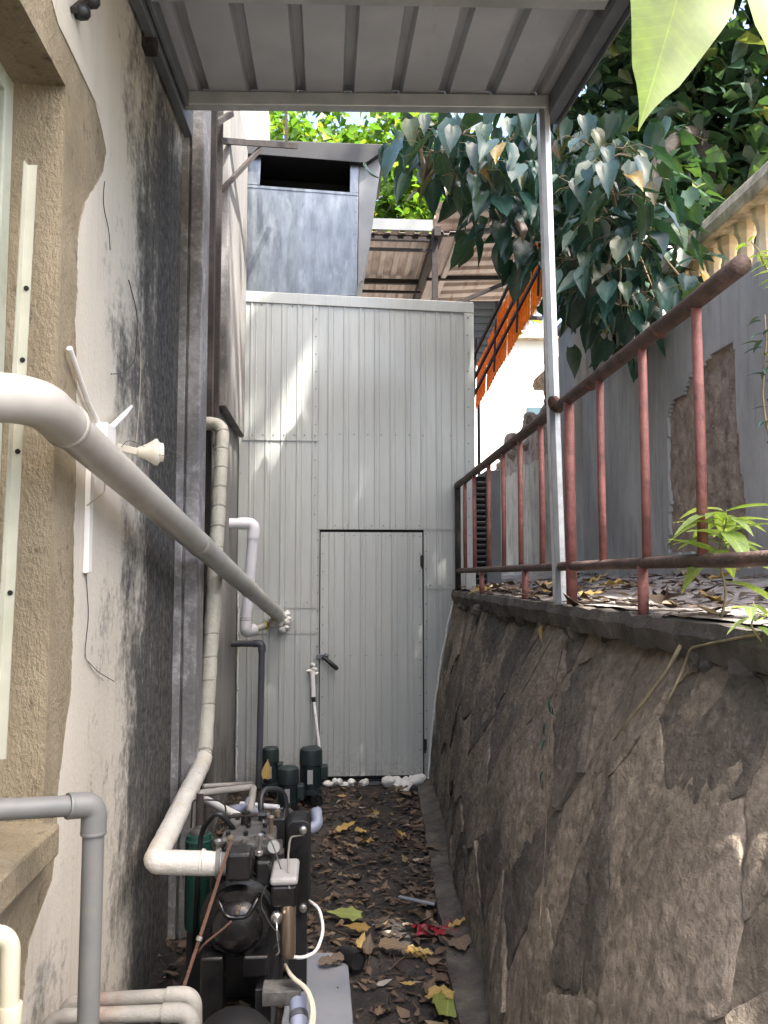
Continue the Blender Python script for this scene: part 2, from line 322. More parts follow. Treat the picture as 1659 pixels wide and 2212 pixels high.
# painted plaster of the left building: warm white coat with black mould, in wall coordinates (object Y along the alley, Z up)
def mk_plaster(name, y_mould0, y_mould1, low=True, c1=(0.56,0.51,0.44), c2=(0.66,0.61,0.54), amount=1.0):
    m = bpy.data.materials.new(name); m.use_nodes = True; nt = m.node_tree; L = nt.links
    b = nt.nodes['Principled BSDF']; b.inputs['Roughness'].default_value = 0.85
    vec = mapping(nt, (1, 1, 0.35))
    n = noise_node(nt, vec, 3.0, 6, 0.6); r = ramp_node(nt, [(0.3, c1), (0.7, c2)]); L.new(n.outputs['Fac'], r.inputs[0])
    sep = nt.nodes.new('ShaderNodeSeparateXYZ'); tc = nt.nodes.new('ShaderNodeTexCoord'); L.new(tc.outputs['Object'], sep.inputs[0])
    def mrange(sock, a, b_):
        k = nt.nodes.new('ShaderNodeMapRange'); k.inputs['From Min'].default_value = a; k.inputs['From Max'].default_value = b_; L.new(sock, k.inputs['Value']); return k.outputs[0]
    def mth(op, a, b_):
        k = nt.nodes.new('ShaderNodeMath'); k.operation = op
        for i, x in enumerate((a, b_)):
            if isinstance(x, (int, float)): k.inputs[i].default_value = x
            else: L.new(x, k.inputs[i])
        return k.outputs[0]
    g = mrange(sep.outputs['Y'], y_mould0, y_mould1)
    if low:
        g = mth('MAXIMUM', g, mth('MULTIPLY', mrange(sep.outputs['Z'], 1.15, 0.0), 0.52))
        g = mth('MINIMUM', g, mrange(sep.outputs['Z'], 4.2, 2.9))
    big = noise_node(nt, mapping(nt, (1, 1.3, 0.8)), 2.4, 9, 0.68)
    fine = noise_node(nt, mapping(nt, (1, 1.0, 1.1)), 26, 10, 0.72)
    s = mth('ADD', mth('MULTIPLY', g, 1.75), mth('ADD', mth('MULTIPLY', mth('SUBTRACT', big.outputs['Fac'], 0.5), 3.4), mth('MULTIPLY', mth('SUBTRACT', fine.outputs['Fac'], 0.5), 1.9)))
    ms = mth('MULTIPLY', mrange(s, 0.55, 1.25), amount)
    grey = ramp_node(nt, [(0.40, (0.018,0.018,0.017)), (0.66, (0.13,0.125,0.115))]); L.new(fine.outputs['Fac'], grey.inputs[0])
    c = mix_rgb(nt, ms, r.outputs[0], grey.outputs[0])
    # faint tan run-down streaks
    st = noise_node(nt, mapping(nt, (1, 9, 0.25)), 4, 5, 0.6); sr = ramp_node(nt, [(0.55, 0.0), (0.75, 0.35)]); L.new(st.outputs['Fac'], sr.inputs[0])
    c = mix_rgb(nt, sr.outputs[0], c, (0.36, 0.30, 0.22))
    L.new(c, b.inputs['Base Color'])
    bn = noise_node(nt, mapping(nt, (1, 1, 1)), 55, 6, 0.6); bp = nt.nodes.new('ShaderNodeBump'); bp.inputs['Strength'].default_value = 0.3; bp.inputs['Distance'].default_value = 0.01
    L.new(bn.outputs['Fac'], bp.inputs['Height']); L.new(bp.outputs[0], b.inputs['Normal'])
    MATS[name] = m
WX = -0.66      # street face of the left building
# building empty sits at (WX, 0, 0): object Y and Z equal world Y and Z
mk_plaster('plaster', 2.3, 3.35, c1=(0.51,0.475,0.40), c2=(0.61,0.575,0.50))
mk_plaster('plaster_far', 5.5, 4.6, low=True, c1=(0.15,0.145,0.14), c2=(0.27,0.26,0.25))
mk_plaster('pilaster_mat', 2.2, 4.4, low=False, c1=(0.40,0.39,0.39), c2=(0.60,0.59,0.60), amount=0.75)

# ------------------------------------------------------------------ ground
g = MB(); g.add([(-300,-300,-0.06),(300,-300,-0.06),(300,300,-0.06),(-300,300,-0.06)], [(0,1,2,3)])
struct(obj('ground', g, 'far_ground'), 'flat ground far around the yard')
def soil_h(x, y):
    p = Vector((x * 2.2, y * 2.2, 0.3))
    h = 0.035 * noise.noise(p) + 0.022 * noise.noise(p * 3.1) + 0.009 * noise.noise(p * 9)
    if x < -0.35: h += (-0.35 - x) * 0.12
    return h - 0.005
def grid(x0, x1, y0, y1, nx, ny, fn):
    m = MB(); vs = []; fs = []
    for j in range(ny + 1):
        for i in range(nx + 1):
            x = x0 + (x1 - x0) * i / nx; y = y0 + (y1 - y0) * j / ny; vs.append((x, y, fn(x, y)))
    for j in range(ny):
        for i in range(nx):
            a = j * (nx + 1) + i; fs.append((a, a + 1, a + nx + 2, a + nx + 1))
    return m.add(vs, fs)
struct(obj('alley_soil', grid(-0.72, 1.3, -1.5, 6.45, 60, 220, soil_h), 'soil', smooth=True), 'damp dark soil of the narrow alley')
TZ = 1.43
def terr_h(x, y):
    p = Vector((x * 2.5, y * 2.5, 5.3))
    return TZ + 0.018 * noise.noise(p) + 0.008 * noise.noise(p * 4) + max(0, x - 1.25) * 0.16
tb = grid(0.99, 4.6, -3, 14, 70, 260, terr_h)
struct(obj('terrace_ground', tb, 'terrace_soil', smooth=True), 'raised dusty earth terrace behind the railing')

# ------------------------------------------------------------------ left building
bld = thing('building', (WX, 0, 0), 'old plastered building with peeling wall and black mould along the alley', 'building')
W0, W1, WZ0, WZ1, REC = 0.62, 2.05, 0.97, 2.775, 0.135
m = MB(); D = 0.4; YE = 7.9; ZT = 5.4; PY0, PY1, PP = 3.66, 3.80, 0.102
for (y0, y1, z0, z1) in ((0.42, W0, -0.05, ZT), (W0, W1, -0.05, WZ0), (W0, W1, WZ1, ZT), (W1, PY0, -0.05, ZT)):
    m.box((WX - D, y0, z0), (WX - 0.0, y1, z1))
obj('wall', m, 'render_sand', bld)
m = MB(); m.box((WX - D, PY1, -0.05), (WX, YE, ZT - 0.6))
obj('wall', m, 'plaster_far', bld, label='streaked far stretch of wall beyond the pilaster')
# paint coat: 4 mm skin whose ragged left edge lets the sandy render show round the window
edge_px = [(96,-60),(111,0),(129,66),(155,112),(198,195),(218,275),(228,324),(220,374),(185,433),(169,476),(165,530),(160,700),(166,900),(160,1100),(158,1300),(150,1500),(136,1600),(126,1690),(121,1800),(112,1900),(82,1980),(60,2040),(40,2230),(30,2500)]
edge = [(U(u, v, X=WX).z, U(u, v, X=WX).y) for u, v in edge_px]
def edge_y(z):
    for (za, ya), (zb, yb) in zip(edge, edge[1:]):
        if zb <= z <= za: return ya + (yb - ya) * (za - z) / (za - zb)
    return edge[0][1] - (z - edge[0][0]) * 0.25 if z > edge[0][0] else edge[-1][1]
m = MB(); N = 720; zz = [0.0 + (ZT - 0.0) * i / N for i in range(N + 1)]
vs = []; fs = []
for z in zz:
    y = edge_y(z) + 0.013 * noise.noise(Vector((z * 7, 1.7, 0))) + 0.009 * noise.noise(Vector((z * 26, 4.1, 0))) + 0.006 * noise.noise(Vector((z * 80, 4.1, 0)))
    if z > WZ1: y = max(y, W1 - (z - WZ1) * 0.9)
    lift = 0.0022 + 0.003 * max(0, noise.noise(Vector((z * 5, 9, 2))))
    vs += [(WX + 0.0005, y - 0.004, z), (WX + lift, y, z), (WX + 0.004, y + 0.06, z), (WX + 0.004, PY0, z)]
for i in range(N):
    for k in range(3):
        a = i * 4 + k; fs.append((a, a + 1, a + 5, a + 4))
m.add(vs, fs); pc_ = obj('paint_coat', m, 'plaster', bld, label='pale paint coat with ragged edge and black mould')
pc_.data.materials.append(MATS['render_sand'])
for i in range(N): pc_.data.polygons[i * 3].material_index = 1
# pilaster with a joint groove
m = MB()
m.box((WX - 0.05, PY0, -0.03), (WX + 0.036, PY1, ZT)); m.box((WX + 0.036, PY0 + 0.012, -0.03), (WX + 0.046, PY1, ZT)); m.box((WX + 0.046, PY0 - 0.004, -0.03), (WX + PP, PY1 + 0.06, ZT))
obj('pilaster', m, 'pilaster_mat', bld, bevel=0.006)
# upper overhanging panel on the far wall
p0 = U(512, 942, Y=6.1)
m = MB(); m.box((WX + 0.003, 5.0, p0.z), (WX + 0.052, 6.14, 4.75))
obj('overhanging_panel', m, 'plaster_far', bld, bevel=0.006)
# eave end above the far wall
m = MB(); m.box((WX - 0.5, 6.9, ZT - 0.597), (WX + 0.16, YE + 0.1, ZT - 0.5)); m.box((WX - 0.5, 7.55, ZT - 0.5), (WX + 0.10, 7.75, ZT + 0.5))
obj('eave', m, 'grey_render', bld)
# window: sill, frame, panes
m = MB(); m.prism([(WX - REC, W0 - 0.05, WZ0), (WX + 0.045, W0 - 0.05, WZ0 - 0.0), (WX + 0.045, W0 - 0.05, WZ0 - 0.075), (WX - REC, W0 - 0.05, WZ0 - 0.075)], (0, W1 - W0 + 0.03, 0))
for i, p in enumerate(m.v): m.v[i] = (p[0], p[1], p[2] + 0.003)
win = obj('window', MB().box((WX - REC - 0.03, W0 - 0.02, WZ0 - 0.02), (WX - REC - 0.02, W1 + 0.02, WZ1 + 0.02)), 'glass_dark', bld)
obj('window_sill', m, 'render_sand', win, bevel=0.008)
m = MB(); xf = WX - REC - 0.019
m.box((xf, W1 - 0.055, WZ0), (xf + 0.03, W1 - 0.001, WZ1)); m.box((xf, W0, WZ0), (xf + 0.03, W0 + 0.05, WZ1)); m.box((xf, W0 + 0.05, WZ1 - 0.05), (xf + 0.03, W1 - 0.055, WZ1)); m.box((xf, W0 + 0.05, WZ0), (xf + 0.03, W1 - 0.055, WZ0 + 0.05)); m.box((xf, 1.30, WZ0 + 0.05), (xf + 0.028, 1.35, WZ1 - 0.05))
obj('window_frame', m, 'frame_pale', win, bevel=0.004)

# white angle strip leaning in the window recess
a, b = U(70, 357, Y=1.90), U(2, 1640, Y=1.86)
t = thing('metal_strip', b, 'long white punched angle strip leaning upright inside the window recess', 'strip')
m = MB(); m.bar(a, b, 0.021, 0.003, (0, 1, 0)); off = Vector((-0.011, -0.011, 0)); m.bar(a + off, b + off, 0.003, 0.02, (0, 1, 0))
obj('strip_body', m, 'strip_white', t)
for v in (640, 800, 1000, 1300):
    k = (v - 357) / (1640 - 357); c = a + (b - a) * k
    obj('hole', MB().lathe(c + Vector((0.002, -0.004, 0)), [(0.006, 0), (0.006, 0.002)], (0, 1, 0), 10), 'black_hole', t)

# ------------------------------------------------------------------ retaining wall of big stones
rw = thing('retaining_wall', (0.78, 3.4, 0), 'dark battered retaining wall of large rough stones under the railing', 'wall')
def rw_base(y): return 0.57 + (y - 2.95) * 0.066
RT = 1.345
def rw_x(y, z):
    k = max(0.0, min(1.0, z / RT)); b0 = rw_base(y)
    p = Vector((y * 1.3, z * 0.9, 2.2))
    return b0 + (0.985 - b0) * (0.35 * k + 0.65 * k * k) - 0.03 * noise.noise(p)
Y0, Y1 = 0.3, 6.2
m = MB(); vs = []; fs = []; ny, nz = 150, 34
for j in range(nz + 1):
    for i in range(ny + 1):
        y = Y0 + (Y1 - Y0) * i / ny; z = RT * j / nz
        vs.append((rw_x(y, z) - 0.006 + 0.022 * noise.noise(Vector((y * 4.5, z * 3.5, 8))) + 0.006 * noise.noise(Vector((y * 20, z * 20, 3))), y, z - 0.02))
for j in range(nz):
    for i in range(ny):
        a = j * (ny + 1) + i; fs.append((a, a + ny + 1, a + ny + 2, a + 1))
obj('mortar', m.add(vs, fs), 'mortar', rw, smooth=True)
seeds = []
yy = Y0 - 0.1
row = 0
random.seed(31)
while yy < Y1 + 0.1:
    wdt = uni(0.13, 0.27); z = uni(-0.35, 0.0)
    while z < RT:
        hgt = uni(0.42, 0.95); seeds.append((yy + uni(-0.05, 0.05) + (z - 0.7) * 0.08, z + hgt / 2)); z += hgt
    yy += wdt
def clip(poly, a, b, c):      # keep a*x + b*y <= c
    out = []
    for i in range(len(poly)):
        p, q = poly[i], poly[(i + 1) % len(poly)]
        dp, dq = a * p[0] + b * p[1] - c, a * q[0] + b * q[1] - c
        if dp <= 0: out.append(p)
        if (dp < 0) != (dq < 0):
            t_ = dp / (dp - dq); out.append((p[0] + (q[0] - p[0]) * t_, p[1] + (q[1] - p[1]) * t_))
    return out
def stone_cells(seeds, x0, x1, z0, z1):
    for i, s in enumerate(seeds):
        poly = [(x0, z0), (x1, z0), (x1, z1), (x0, z1)]
        for j, q in enumerate(seeds):
            if i == j: continue
            dx, dz = q[0] - s[0], q[1] - s[1]
            if dx * dx + dz * dz > 2.0: continue
            poly = clip(poly, dx, dz, (q[0]**2 + q[1]**2 - s[0]**2 - s[1]**2) / 2)
            if len(poly) < 3: break
        if len(poly) >= 3: yield poly
def stone_mesh(poly, gap, proud, surf, nb=64, seed=0.0):
    per = sum(math.dist(poly[i], poly[(i+1) % len(poly)]) for i in range(len(poly)))
    pts = []
    for i in range(len(poly)):
        p, q = poly[i], poly[(i+1) % len(poly)]; k = max(1, round(nb * math.dist(p, q) / per))
        for s in range(k): pts.append((p[0] + (q[0]-p[0]) * s / k, p[1] + (q[1]-p[1]) * s / k))
    cx = sum(p[0] for p in pts) / len(pts); cz = sum(p[1] for p in pts) / len(pts)
    R = sum(math.dist(p, (cx, cz)) for p in pts) / len(pts)
    rings = [(-gap, 0.03), (-gap - 0.001, -proud * 0.6), (-gap - 0.007, -proud * 0.95), (-gap - 0.030, -proud)] + [(-R * q_, -proud) for q_ in (0.34, 0.42, 0.5, 0.58, 0.66, 0.74, 0.82, 0.9)]
    vs = []; fs = []; n = len(pts)
    tilt = (uni(-0.08, 0.08), uni(-0.02, 0.02))
    for ins, dx in rings:
        for p in pts:
            d = math.dist(p, (cx, cz)) or 1e-6
            k = max(0.04, (d + ins) / d)
            y, z = cx + (p[0]-cx) * k, cz + (p[1]-cz) * k
            q = Vector((y * 9, z * 7, seed)); y += 0.012 * noise.noise(q + Vector((5,0,0))) + 0.005 * noise.noise(q * 5); z += 0.012 * noise.noise(q) + 0.005 * noise.noise(q * 5 + Vector((0,7,0)))
            dd = 0.008 * noise.noise(Vector((y * 7, z * 5, seed))) + 0.007 * noise.noise(Vector((y * 20, z * 18, seed))) + 0.004 * noise.noise(Vector((y * 60, z * 45, seed)))
            vs.append(surf(y, z, dx + (dd if dx < 0 else 0) + (tilt[0] * (y - cx) + tilt[1] * (z - cz) if dx < 0 else 0)))
    for r in range(len(rings) - 1):
        for i in range(n):
            fs.append((r*n+i, r*n+(i+1)%n, (r+1)*n+(i+1)%n, (r+1)*n+i))
    fs.append(tuple((len(rings)-1)*n + i for i in range(n)))
    return vs, fs
for si, poly in enumerate(stone_cells(seeds, Y0, Y1, 0.0, RT)):
    vs, fs = stone_mesh(poly, uni(0.0, 0.006), uni(0.003, 0.014), lambda y, z, d: (rw_x(y, z) + d, y, z - 0.01), seed=si * 3.3)
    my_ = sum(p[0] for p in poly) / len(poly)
    obj('stone', MB().add(vs, fs), 'stone_dark_shade' if rnd() < 0.10 + 0.72 * max(0.0, min(1.0, (my_ - 2.4) / 1.8)) else 'stone', rw, smooth='auto')  # dark stones grow commoner with distance, putting the far shade into the colour
# broken concrete coping along the top
y = Y0
while y < Y1 - 0.05:
    y2 = min(Y1, y + uni(0.35, 0.75)); m = MB(); k = 9; front = []
    for i in range(k + 1):
        yy = y + 0.004 + (y2 - y - 0.008) * i / k
        o_ = 0.03 * noise.noise(Vector((yy * 4, 3, 1))) + 0.012 * noise.noise(Vector((yy * 15, 3, 1)))
        front.append((0.935 + o_, yy))
    vs = []
    for (x, yy) in front:
        zt = TZ - 0.004 + 0.010 * noise.noise(Vector((yy * 9, 1, 7))); zb = RT - 0.012 + 0.02 * noise.noise(Vector((yy * 8, 6, 2)))
        vs += [(x + 0.015, yy, zb), (x - 0.004, yy, (zb + zt) / 2 + 0.012), (x + 0.006, yy, zt), (1.16, yy, zt + 0.006), (1.16, yy, zb)]
    fs = []
    for i in range(k):
        for q in range(5): fs.append((i*5+q, i*5+(q+1)%5, (i+1)*5+(q+1)%5, (i+1)*5+q))
    fs += [(4,3,2,1,0), tuple(k*5+q for q in range(5))]
    obj('coping_slab', m.add(vs, fs), 'coping', rw); y = y2
for i in range(26):       # loose rubble pinched under the coping
    y = uni(1.2, 6.0); c = Vector((rw_x(y, RT) - uni(0, 0.03), y, RT - 0.02)); r = uni(0.02, 0.05)
    vs = []; fs = []
    m = MB().lathe(c, [(0.01, -r), (r * 0.8, -r * 0.5), (r, 0), (r * 0.7, r * 0.5), (0.01, r * 0.8)], (uni(-1,1), uni(-1,1), 1), 9)
    m.v = [tuple(Vector(p) + Vector((noise.noise(Vector(p) * 30), noise.noise(Vector(p) * 30 + Vector((9,0,0))), noise.noise(Vector(p) * 30 + Vector((0,9,0))))) * 0.012) for p in m.v]
    obj('stone', m, 'coping', rw)
# concrete footing strip
m = MB(); vs = []; fs = []; k = 60
for i in range(k + 1):
    y = Y0 + (Y1 - Y0) * i / k; b0 = rw_base(y); e = 0.012 * noise.noise(Vector((y * 5, 0, 4)))
    vs += [(b0 - 0.115 + e, y, -0.03), (b0 - 0.11 + e, y, 0.028), (b0 + 0.02, y, 0.055), (b0 + 0.06, y, -0.03)]
for i in range(k):
    for q in range(3): fs.append((i*4+q, i*4+q+1, (i+1)*4+q+1, (i+1)*4+q))
obj('footing', m.add(vs, fs), 'coping', rw)

# ------------------------------------------------------------------ shed of pale steel sheet
SY = 6.2
shed = thing('shed', (0.23, SY, 0), 'tall pale grey-green steel sheet shed closing the end of the alley', 'shed')
SX0, SX1 = -0.655, 1.122
ztop = lambda x: 3.69 - (x - SX0) * 0.028
def sheet(x0, x1, z0, z1, y, pitch=0.1175, h=0.007, z1b=None, phase=0.0):
    m = MB(); xs = [(x0, 0.0)]; x = math.floor((x0 - phase) / pitch) * pitch + phase
    while x < x1:
        for dx, hh in ((-0.012, 0), (-0.006, h), (0.004, h), (0.009, 0.0), (0.030, 0), (0.033, h * 0.55), (0.037, h * 0.55), (0.040, 0)):
            if x0 + 0.004 < x + dx < x1 - 0.004: xs.append((x + dx, hh))
        x += pitch
    xs.append((x1, 0.0)); vs = []; fs = []
    for xx, hh in xs:
        zt = z1 if z1b is None else z1 + (z1b - z1) * (xx - x0) / (x1 - x0)
        vs += [(xx, y - hh, z0), (xx, y - hh, zt), (xx, y + 0.004, z0), (xx, y + 0.004, zt)]
    n = len(xs)
    for i in range(n - 1):
        a = i * 4; b = a + 4
        fs += [(a, b, b+1, a+1), (a+2, a+3, b+3, b+2), (a+1, b+1, b+3, a+3), (a, a+2, b+2, b)]
    fs += [(0, 1, 3, 2), ((n-1)*4, (n-1)*4+2, (n-1)*4+3, (n-1)*4+1)]
    return m.add(vs, fs)
dx0, dx1, dz0, dz1 = -0.040, 0.722, 0.075, 1.862       # door leaf
zs1 = U(600, 948, Y=SY).z; zs2 = U(600, 1310, Y=SY).z; zs3 = U(600, 1366, Y=SY).z; zs4 = U(960, 1270, Y=SY).z
XS = -0.064
parts = [(SX0 + 0.03, XS, zs1 - 0.012, ztop(SX0) - 0.07, SY, ztop(XS) - 0.07), (SX0, XS, zs2 - 0.012, zs1 + 0.006, SY + 0.008, None), (SX0, XS, zs3 - 0.012, zs2 + 0.006, SY + 0.014, None), (SX0, XS, 0.03, zs3 + 0.006, SY + 0.020, None),
         (XS + 0.003, SX1 - 0.06, dz1 + 0.022, ztop(XS) - 0.072, SY + 0.002, ztop(SX1 - 0.06) - 0.072),
         (dx1 + 0.014, SX1 - 0.03, zs4 - 0.01, dz1 + 0.025, SY + 0.008, None), (dx1 + 0.014, SX1 - 0.03, 0.03, zs4 + 0.006, SY + 0.014, None), (XS + 0.003, dx0 - 0.010, 0.03, dz1 + 0.018, SY + 0.010, None)]
for (x0, x1, z0, z1, y, zb) in parts:
    obj('wall_panel', sheet(x0, x1, z0, z1, y, z1b=zb, phase=0.017), 'steel_sheet', shed)
m = MB(); m.box((SX0, SY + 0.026, 0.0), (SX1 - 0.004, SY + 1.9, 3.56)); obj('body', m, 'steel_sheet', shed)
m = MB(); m.prism([(SX0 - 0.004, SY - 0.012, ztop(SX0) - 0.085), (SX1 + 0.004, SY - 0.012, ztop(SX1) - 0.085), (SX1 + 0.004, SY - 0.012, ztop(SX1)), (SX0 - 0.004, SY - 0.012, ztop(SX0))], (0, 0.030, 0))
obj('top_trim', m, 'steel_sheet', shed, bevel=0.004)
m = MB(); m.box((SX1 - 0.072, SY - 0.009, 1.36), (SX1 + 0.004, SY + 0.03, ztop(SX1) - 0.087)); obj('corner_trim', m, 'steel_sheet', shed, bevel=0.004)
m = MB(); m.add([(SX0 - 0.01, SY + 0.018, ztop(SX0) - 0.01), (SX1 + 0.02, SY + 0.018, ztop(SX1) - 0.01), (SX1 + 0.02, SY + 1.95, 3.60), (SX0 - 0.01, SY + 1.95, 3.66)], [(0,1,2,3)])
obj('roof', m, 'steel_sheet', shed)
# door leaf: dark reveal, leaf, hinges, latch
m = MB(); m.box((dx0 - 0.008, SY + 0.0205, 0.03), (dx1 + 0.012, SY + 0.0255, dz1 + 0.02)); obj('door_gap', m, 'black_hole', shed)
door = obj('door', sheet(dx0, dx1, dz0, dz1, SY - 0.003, phase=0.03, h=0.007), 'steel_sheet', shed, label='narrow sheet steel door hinged on its right')
m = MB(); m.box((dx0 - 0.006, SY + 0.001, dz0), (dx0 + 0.0, SY + 0.02, dz1)); m.box((dx0 - 0.02, SY - 0.004, dz0 - 0.04), (dx1, SY + 0.016, dz0 - 0.03)); obj('edge_strip', m, 'black_paint', door)
for v in (1212, 1610):
    c = U(911 + (v - 1150) * 0.017, v, Y=SY - 0.008)
    m = MB(); m.lathe(c - Vector((0, 0, 0.055)), [(0.007, 0), (0.007, 0.10)], (0, 0, 1), 10); m.box((c.x - 0.014, c.y + 0.001, c.z - 0.04), (c.x + 0.012, c.y + 0.006, c.z + 0.04))
    obj('hinge', m, 'rust_dark', door)
c = U(694, 1420, Y=SY - 0.02)
m = MB(); m.box((c.x - 0.035, c.y, c.z - 0.012), (c.x + 0.05, c.y + 0.012, c.z + 0.022)); m.lathe(c + Vector((0.038, -0.002, 0.018)), [(0.014, -0.01), (0.016, 0.0), (0.012, 0.008)], (0, -1, 0.3), 14)
lt = obj('latch', m, 'zinc', door, bevel=0.003)
a, b = U(697, 1418, Y=SY - 0.045), U(730, 1446, Y=SY - 0.05)
obj('handle', MB().tube([a, a + (b-a)*0.2, a + (b-a)*0.5, a + (b-a)*0.9, b], [0.011, 0.014, 0.017, 0.017, 0.010], 12), 'black_rubber', lt, smooth=True)
m = MB()
def screw(x, z, y=SY - 0.010): m.lathe((x, y, z), [(0.005, 0.012), (0.005, 0.004), (0.003, 0.001)], (0, 1, 0), 7)
for i in range(14):
    z = dz0 + 0.05 + i * (dz1 - dz0 - 0.08) / 13
    screw(dx0 + 0.018, z); screw(dx1 - 0.018, z)
    screw(dx0 - 0.022, z - 0.03, SY - 0.002); screw(dx1 + 0.028, z + 0.02, SY + 0.002)
for i in range(8):
    x = dx0 + 0.07 + i * 0.09; screw(x, dz1 - 0.025); screw(x + 0.04, dz1 + 0.05, SY - 0.006); screw(x, dz0 + 0.02)
for i in range(5): screw(dx0 + 0.11 + i * 0.115, U(800, 1416, Y=SY).z)
for i in range(7):
    x = SX0 + 0.05 + i * 0.078
    screw(x + 0.05, zs1 + 0.03, SY - 0.008); screw(x, zs2 + 0.028, SY + 0.0); screw(x + 0.03, ztop(x) - 0.10, SY - 0.01)
for i in range(10): screw(XS + 0.06 + i * 0.105, zs1 + 0.04, SY - 0.006)
for i in range(4): screw(dx1 + 0.06 + i * 0.075, zs4 + 0.02, SY + 0.0)
for i in range(12): screw(XS - 0.02, 2.0 + i * 0.135, SY - 0.008)
for i in range(14): screw(SX1 - 0.045 + 0.004 * (i % 2), 1.7 + i * 0.14, SY - 0.016)
for i in range(9): screw(SX0 + 0.015, 0.3 + i * 0.4, SY + 0.002)
struct(obj('screws', m, 'zinc', shed), 'small bright self-tapping screws in rows', 'stuff')
# sealant beads round the shed edge
m = MB(); pth = []
for i in range(70):
    z = 0.02 + 1.40 * i / 69; pth.append((rw_x(6.19, z) - 0.022 + 0.010 * noise.noise(Vector((z * 9, 2, 2))), SY - 0.004, z))
m.tube(pth, [0.007 + 0.005 * abs(noise.noise(Vector((i * 0.5, 1, 1)))) for i in range(70)], 8)
pth = [(SX0 + 0.012 + 0.006 * noise.noise(Vector((i * .4, 0, 0))), SY + 0.012, 0.05 + 1.35 * i / 59) for i in range(60)]
m.tube(pth, [0.005 + 0.004 * abs(noise.noise(Vector((i * 0.6, 5, 1)))) for i in range(60)], 8)
obj('sealant_bead', m, 'foam', shed, smooth=True)
def blobs(cs, seed):
    m = MB()
    for i, (x, y, z, r) in enumerate(cs):
        k = len(m.v); m.lathe((x, y, z), [(0.002, -r*0.75), (r*0.6, -r*0.6), (r*0.95, -r*0.15), (r, 0.1*r), (r*0.75, r*0.5), (r*0.35, r*0.72), (0.002, r*0.78)], (uni(-.3,.3), uni(-.3,.3), 1), 14)
        for q in range(k, len(m.v)):
            p = Vector(m.v[q]); m.v[q] = tuple(p + (p - Vector((x, y, z))) * 0.55 * noise.noise(p * (1.1 / r) + Vector((seed, i, 0))))
    return m
random.seed(5)
cs = [(uni(0.02, 0.30), SY - 0.02, 0.02 + uni(-0.01, 0.02), uni(0.018, 0.035)) for i in range(16)]
tag(obj('foam_bead', blobs(cs, 3), 'foam', smooth=True), 'lumpy low white foam under the left half of the shed door', 'foam')
cs = [(uni(0.44, 0.70), SY - 0.05 + uni(-0.03, 0.03), 0.03 + uni(-0.01, 0.025), uni(0.03, 0.055)) for i in range(13)] + [(0.585, SY - 0.13, 0.02, 0.055), (0.56, SY - 0.16, 0.0, 0.05)]
fm = tag(obj('foam_lump', blobs(cs, 8), 'foam', smooth=True), 'large white expanded foam lump at the lower right corner of the shed door', 'foam')
tag(obj('drain_stub', MB().tube([(0.61, SY - 0.04, 0.012), (0.635, SY - 0.19, 0.0)], 0.035, 14, cap=False).lathe((0.635, SY - 0.185, 0.0), [(0.033, 0.0), (0.033, 0.004)], (0, -1, 0), 14), 'black_rubber', smooth='auto'), 'short black drain stub poking from the white foam lump', 'pipe')

# galvanised exhaust duct on the shed roof
dct = thing('exhaust_duct', (-0.2, SY + 0.5, 3.69), 'galvanised sheet metal exhaust duct with dark slot standing on the shed', 'duct')
Yd = SY + 0.03
q = lambda u, v, y=Yd: U(u, v, Y=y)
pA, pB, pC, pD = q(521, 640), q(771, 644), q(775, 345), q(530, 331)
ob, oc = q(561, 399), q(756, 416); od, oa = q(757, 350), q(564, 337)
th = Vector((0, 0.004, 0))
m = MB(); m.prism([pA, pB, U(774, 417, Y=Yd), U(525, 398, Y=Yd)], th)                       # front sheet below slot
obj('front_sheet', m, 'zinc', dct)
m = MB(); m.prism([q(525, 397), ob, oa, pD], th); m.prism([oc, q(774, 416), pC, od], th); m.prism([oa, od, pC, pD], th); obj('slot_frame', m, 'zinc', dct)
m = MB(); m.box((pA.x + 0.003, Yd + 0.35, 3.56), (pB.x - 0.003, Yd + 0.36, pC.z - 0.01)); m.box((pA.x, Yd + 0.005, 3.56), (pA.x + 0.006, Yd + 0.7, pC.z - 0.02)); m.box((pB.x - 0.006, Yd + 0.005, 3.56), (pB.x - 0.001, Yd + 0.7, pC.z - 0.02)); m.box((pA.x, Yd + 0.7, 3.56), (pB.x, Yd + 0.705, pC.z)); obj('inner_box', m, 'black_hole', dct)
m = MB(); m.prism([q(521, 331, Yd - 0.05), q(790, 352, Yd - 0.05), q(832, 324, Yd - 0.05), q(834, 312, Yd - 0.05), q(521, 300, Yd - 0.05)], (0, 0.85, 0)); obj('lid', m, 'black_paint', dct, bevel=0.004)
m = MB()
for k in range(9):
    f_ = (k + 0.5) / 9
    for pa_, pb2 in ((pA, U(525, 400, Y=Yd)), (pB, U(774, 419, Y=Yd))):
        c_ = Vector(pa_) + (Vector(pb2) - Vector(pa_)) * f_; sgn = 1 if pa_ is pA else -1
        m.lathe((c_.x + 0.016 * sgn, Yd - 0.004, c_.z), [(0.002, 0), (0.005, 0.002), (0.005, 0.005)], (0, 1, 0), 8)
struct(obj('rivets', m, 'zinc', dct), None, 'stuff')
m = MB(); m.bar(U(524, 402, Y=Yd - 0.003), U(774, 421, Y=Yd - 0.003), 0.004, 0.012); m.bar(U(522, 632, Y=Yd - 0.003), U(771, 636, Y=Yd - 0.003), 0.005, 0.02); obj('seam', m, 'zinc', dct)
m = MB(); m.prism([q(776, 348, Yd + 0.012), q(826, 330, Yd + 0.012), q(800, 520, Yd + 0.012), q(784, 606, Yd + 0.012), q(773, 612, Yd + 0.012)], (0, 0.5, 0)); obj('side_wing', m, 'grey_sheet', dct)
